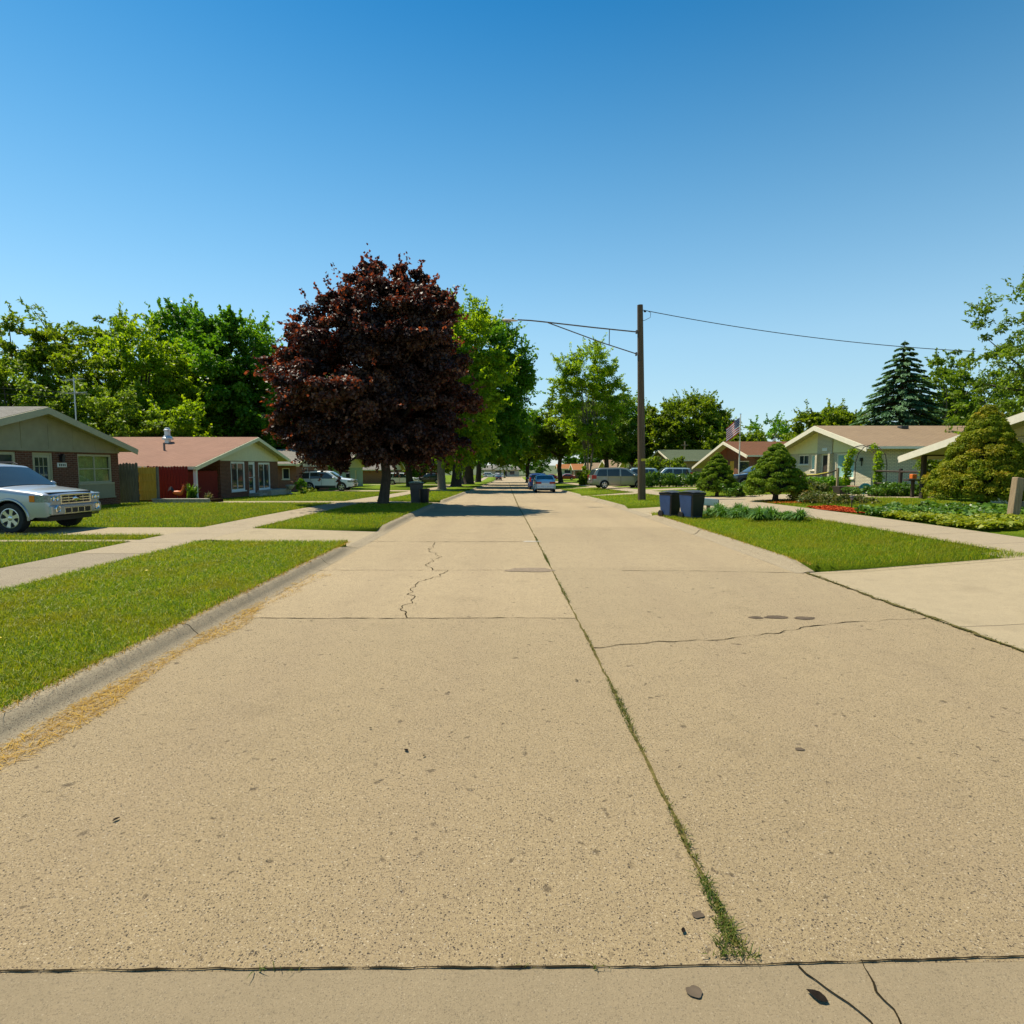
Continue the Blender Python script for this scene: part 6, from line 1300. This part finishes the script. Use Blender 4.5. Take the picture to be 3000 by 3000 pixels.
# ------------------------------------------------------------------ grass
def blades(name, rects, mat, hh=(.035, .075), w0=.0042, seed=0, label=None, cat=None, lie=0., dref=5., zoff=.12, zfun=None, lim=.98, tone=None):
    g = np.random.default_rng(seed); V = []; Rn = []
    for (x0, x1, y0, y1, dens) in rects:
        n = int(abs(x1 - x0) * (y1 - y0) * dens); x = g.uniform(x0, x1, n); y = g.uniform(y0, y1, n)
        d = np.hypot(x, y); keep = (g.random(n) < np.minimum(1, (dref / d) ** 1.15)) & (np.abs(x) < y * lim + .6); x, y, d = x[keep], y[keep], d[keep]; n = len(x)
        if not n: continue
        z = np.array([T(a, b) for a, b in zip(x, y)]) + (zoff if zfun is None else np.array([zfun(a, b) for a, b in zip(x, y)]))
        sc = np.clip((d / dref) ** .85, 1, 6); h = (hh[0] + (hh[1] - hh[0]) * g.random(n)) * np.clip(sc, 1, 1.35); w = w0 * sc * (.7 + .6 * g.random(n))
        a = g.random(n) * 6.283; ln = h * (.35 + .75 * g.random(n)) * (1 + lie * 2); dx, dy = np.cos(a), np.sin(a); b = g.random(n) * 6.283; sx, sy = np.cos(b) * w / 2, np.sin(b) * w / 2
        hz = h * (1 - lie); 
        p0 = np.stack([x - sx, y - sy, z], 1); p1 = np.stack([x + sx, y + sy, z], 1)
        m0 = np.stack([x + dx * ln * .35 - sx * .8, y + dy * ln * .35 - sy * .8, z + hz * .62 + .003], 1); m1 = np.stack([x + dx * ln * .35 + sx * .8, y + dy * ln * .35 + sy * .8, z + hz * .62 + .003], 1)
        t0 = np.stack([x + dx * ln, y + dy * ln, z + hz * (.95 - .3 * g.random(n)) + .002], 1); t1 = t0 + np.stack([sx * .3, sy * .3, np.zeros(n)], 1)
        r_ = g.random(n); V.append(np.stack([p0, p1, m1, m0], 1)); V.append(np.stack([m0, m1, t1, t0], 1)); Rn += [r_, r_]
    o = quad_mesh(name, np.concatenate(V), np.concatenate(Rn), mat); tag(o, label, cat, None, 'stuff'); return o
blades('verge_grass', [(SL0 + .03, KLi + .05, 2.6, 12.25, 5200)], K['blade'], seed=1, label='mown grass of the near left verge', cat='grass', dref=5.5)
blades('verge_grass', [(SL0, KLi + .05, 15.0, 26.3, 1500), (SL0, KLi + .05, 29.05, 48, 700)], K['blade'], seed=2, label='mown grass of the left verge beyond the driveway', cat='grass', dref=9)
blades('yard_grass', [(-16, SL1, 6.5, 12.35, 1300), (-14, SL1, 12.62, 13.52, 1800), (-17, SL1, 15.2, 26.9, 1100), (-15, SL1, 28.7, 46, 450)], K['blade'], seed=3, label='mown front lawns on the left', cat='grass', dref=9)
blades('verge_grass', [(KRi - .05, SR0 + .02, 9.3, 19.95, 2200), (KRi, SR0, 23.9, 36.2, 700), (KRi, SR0, 39., 56, 350)], K['blade'], seed=4, label='mown grass of the right verge', cat='grass', dref=8)
blades('yard_grass', [(SR1, 16, 20.3, 24, 1300), (11.4, 16, 15.5, 20.3, 1300), (SR1, 19, 28.4, 40, 350)], K['blade'], seed=5, label='mown front lawns on the right', cat='grass', dref=10)
# grass and moss in the road joint
def jz(x, y): return .003
def joint_blades():
    g = np.random.default_rng(8); rects = []
    y = 2.0
    while y < 14:
        p = .5 + .9 * mnoise.noise(Vector((y * 1.1, 7.7, 0)))
        if y < 2.25: p = 1.4
        if p > .25: rects.append((JX(y) - .016 * min(1.6, .5 + p), JX(y) + .016 * min(1.6, .5 + p), y, y + .12, 9000 * p))
        y += .12
    rects += [(.72, .90, 1.925, 1.95, 9000), (.76, .87, 1.94, 2.0, 16000), (.79, .855, 2.0, 2.1, 15000), (.80, .85, 2.1, 2.3, 9000), (.30, .36, 1.885, 1.91, 4200), (-.9, -.72, 1.885, 1.905, 3500), (.02, .1, 1.885, 1.905, 3500), (4.80, 4.90, 5.1, 9.2, 2200)]
    return rects
blades('joint_grass', joint_blades(), K['moss'], (.010, .034), .0045, 9, 'grass tufts growing in the centre joint of the road', 'grass', .35, 4., 0, jz, 3.)
# dry clippings along the left gutter
rc = []
for i in range(70):
    y = 2.3 + i * .11; p = max(0, .55 + .9 * mnoise.noise(Vector((y * 1.3, 1.2, 5)))); wd_ = .15 + .26 * max(0, mnoise.noise(Vector((y * .9, 4.2, 3))) + .35)
    if p > .1 and y < 9.2: rc.append((KL + .0, KL + .04 + wd_, y, y + .115, 5200 * min(1, p) * (1 if y < 7 else .5)))
blades('grass_clippings', rc, K['dry'], (.02, .055), .0042, 12, 'dry yellow grass clippings along the left gutter', 'clippings', .75, 5.5, 0, jz, 1.3)
blades('edge_grass', [(KLi - .05, KLi + .10, 2.6, 12.2, 1500), (KRi - .1, KRi + .05, 9.3, 20, 700)], K['dry'], (.03, .06), .0042, 14, 'straw-coloured grass edging the kerb tops', 'grass', .45, 5.5, .125, None, 1.2)
# fallen leaves and pebbles
K['darkleaf'] = m_plain('dark_leaf', (.016, .012, .009), .9, 0, .3, 40., .05)
g3 = np.random.default_rng(21)
lm = MB(); lm.add([(0, -.032, .0), (.012, -.02, .002), (.018, -.002, .004), (.013, .018, .003), (.002, .036, .002), (-.012, .016, .004), (-.019, -.004, .003), (-.011, -.022, .001)], [(0, 1, 2, 3, 4, 5, 6, 7)])
first = None
for i, (x, y) in enumerate([(1.02, 1.775), (-.91, 3.75), (-.62, 3.45), (-.50, 3.38), (-1.93, 2.76), (.56, 4.6), (.66, 2.05), (-2.2, 6.45)]):
    if first is None: o = first = lm.build('fallen_leaf', K['darkleaf'])
    else: o = first.copy(); C.objects.link(o)
    o.location = (x, y, .008 if y > 1.9 else .009); o.rotation_euler = (0, 0, g3.random() * 6); s = .35 + .3 * g3.random(); o.scale = (s, s, 1)
    tag(o, 'dark dry leaf lying on the concrete road', 'leaf', 'fallen leaves on the road')
first['label'] = 'largest dark leaf, lying on the smooth concrete at the bottom right'; first.scale = (1., 1., 1); first.rotation_euler = (0, 0, .9); 
dm = MB(); dm.lathe([(.001, 0), (.02, .004), (.024, .012), (.012, .018), (.001, .02)], 10)
first = None
for (x, y) in ((-5.35, 8.6), (-6.15, 6.9), (-4.6, 5.2)):
    if first is None: o = first = dm.build('dandelion_flower', K['yellow'])
    else: o = first.copy(); C.objects.link(o)
    o.location = (x, y, .18); tag(o, 'yellow dandelion in the near left verge', 'flower', 'dandelions in the near left verge')
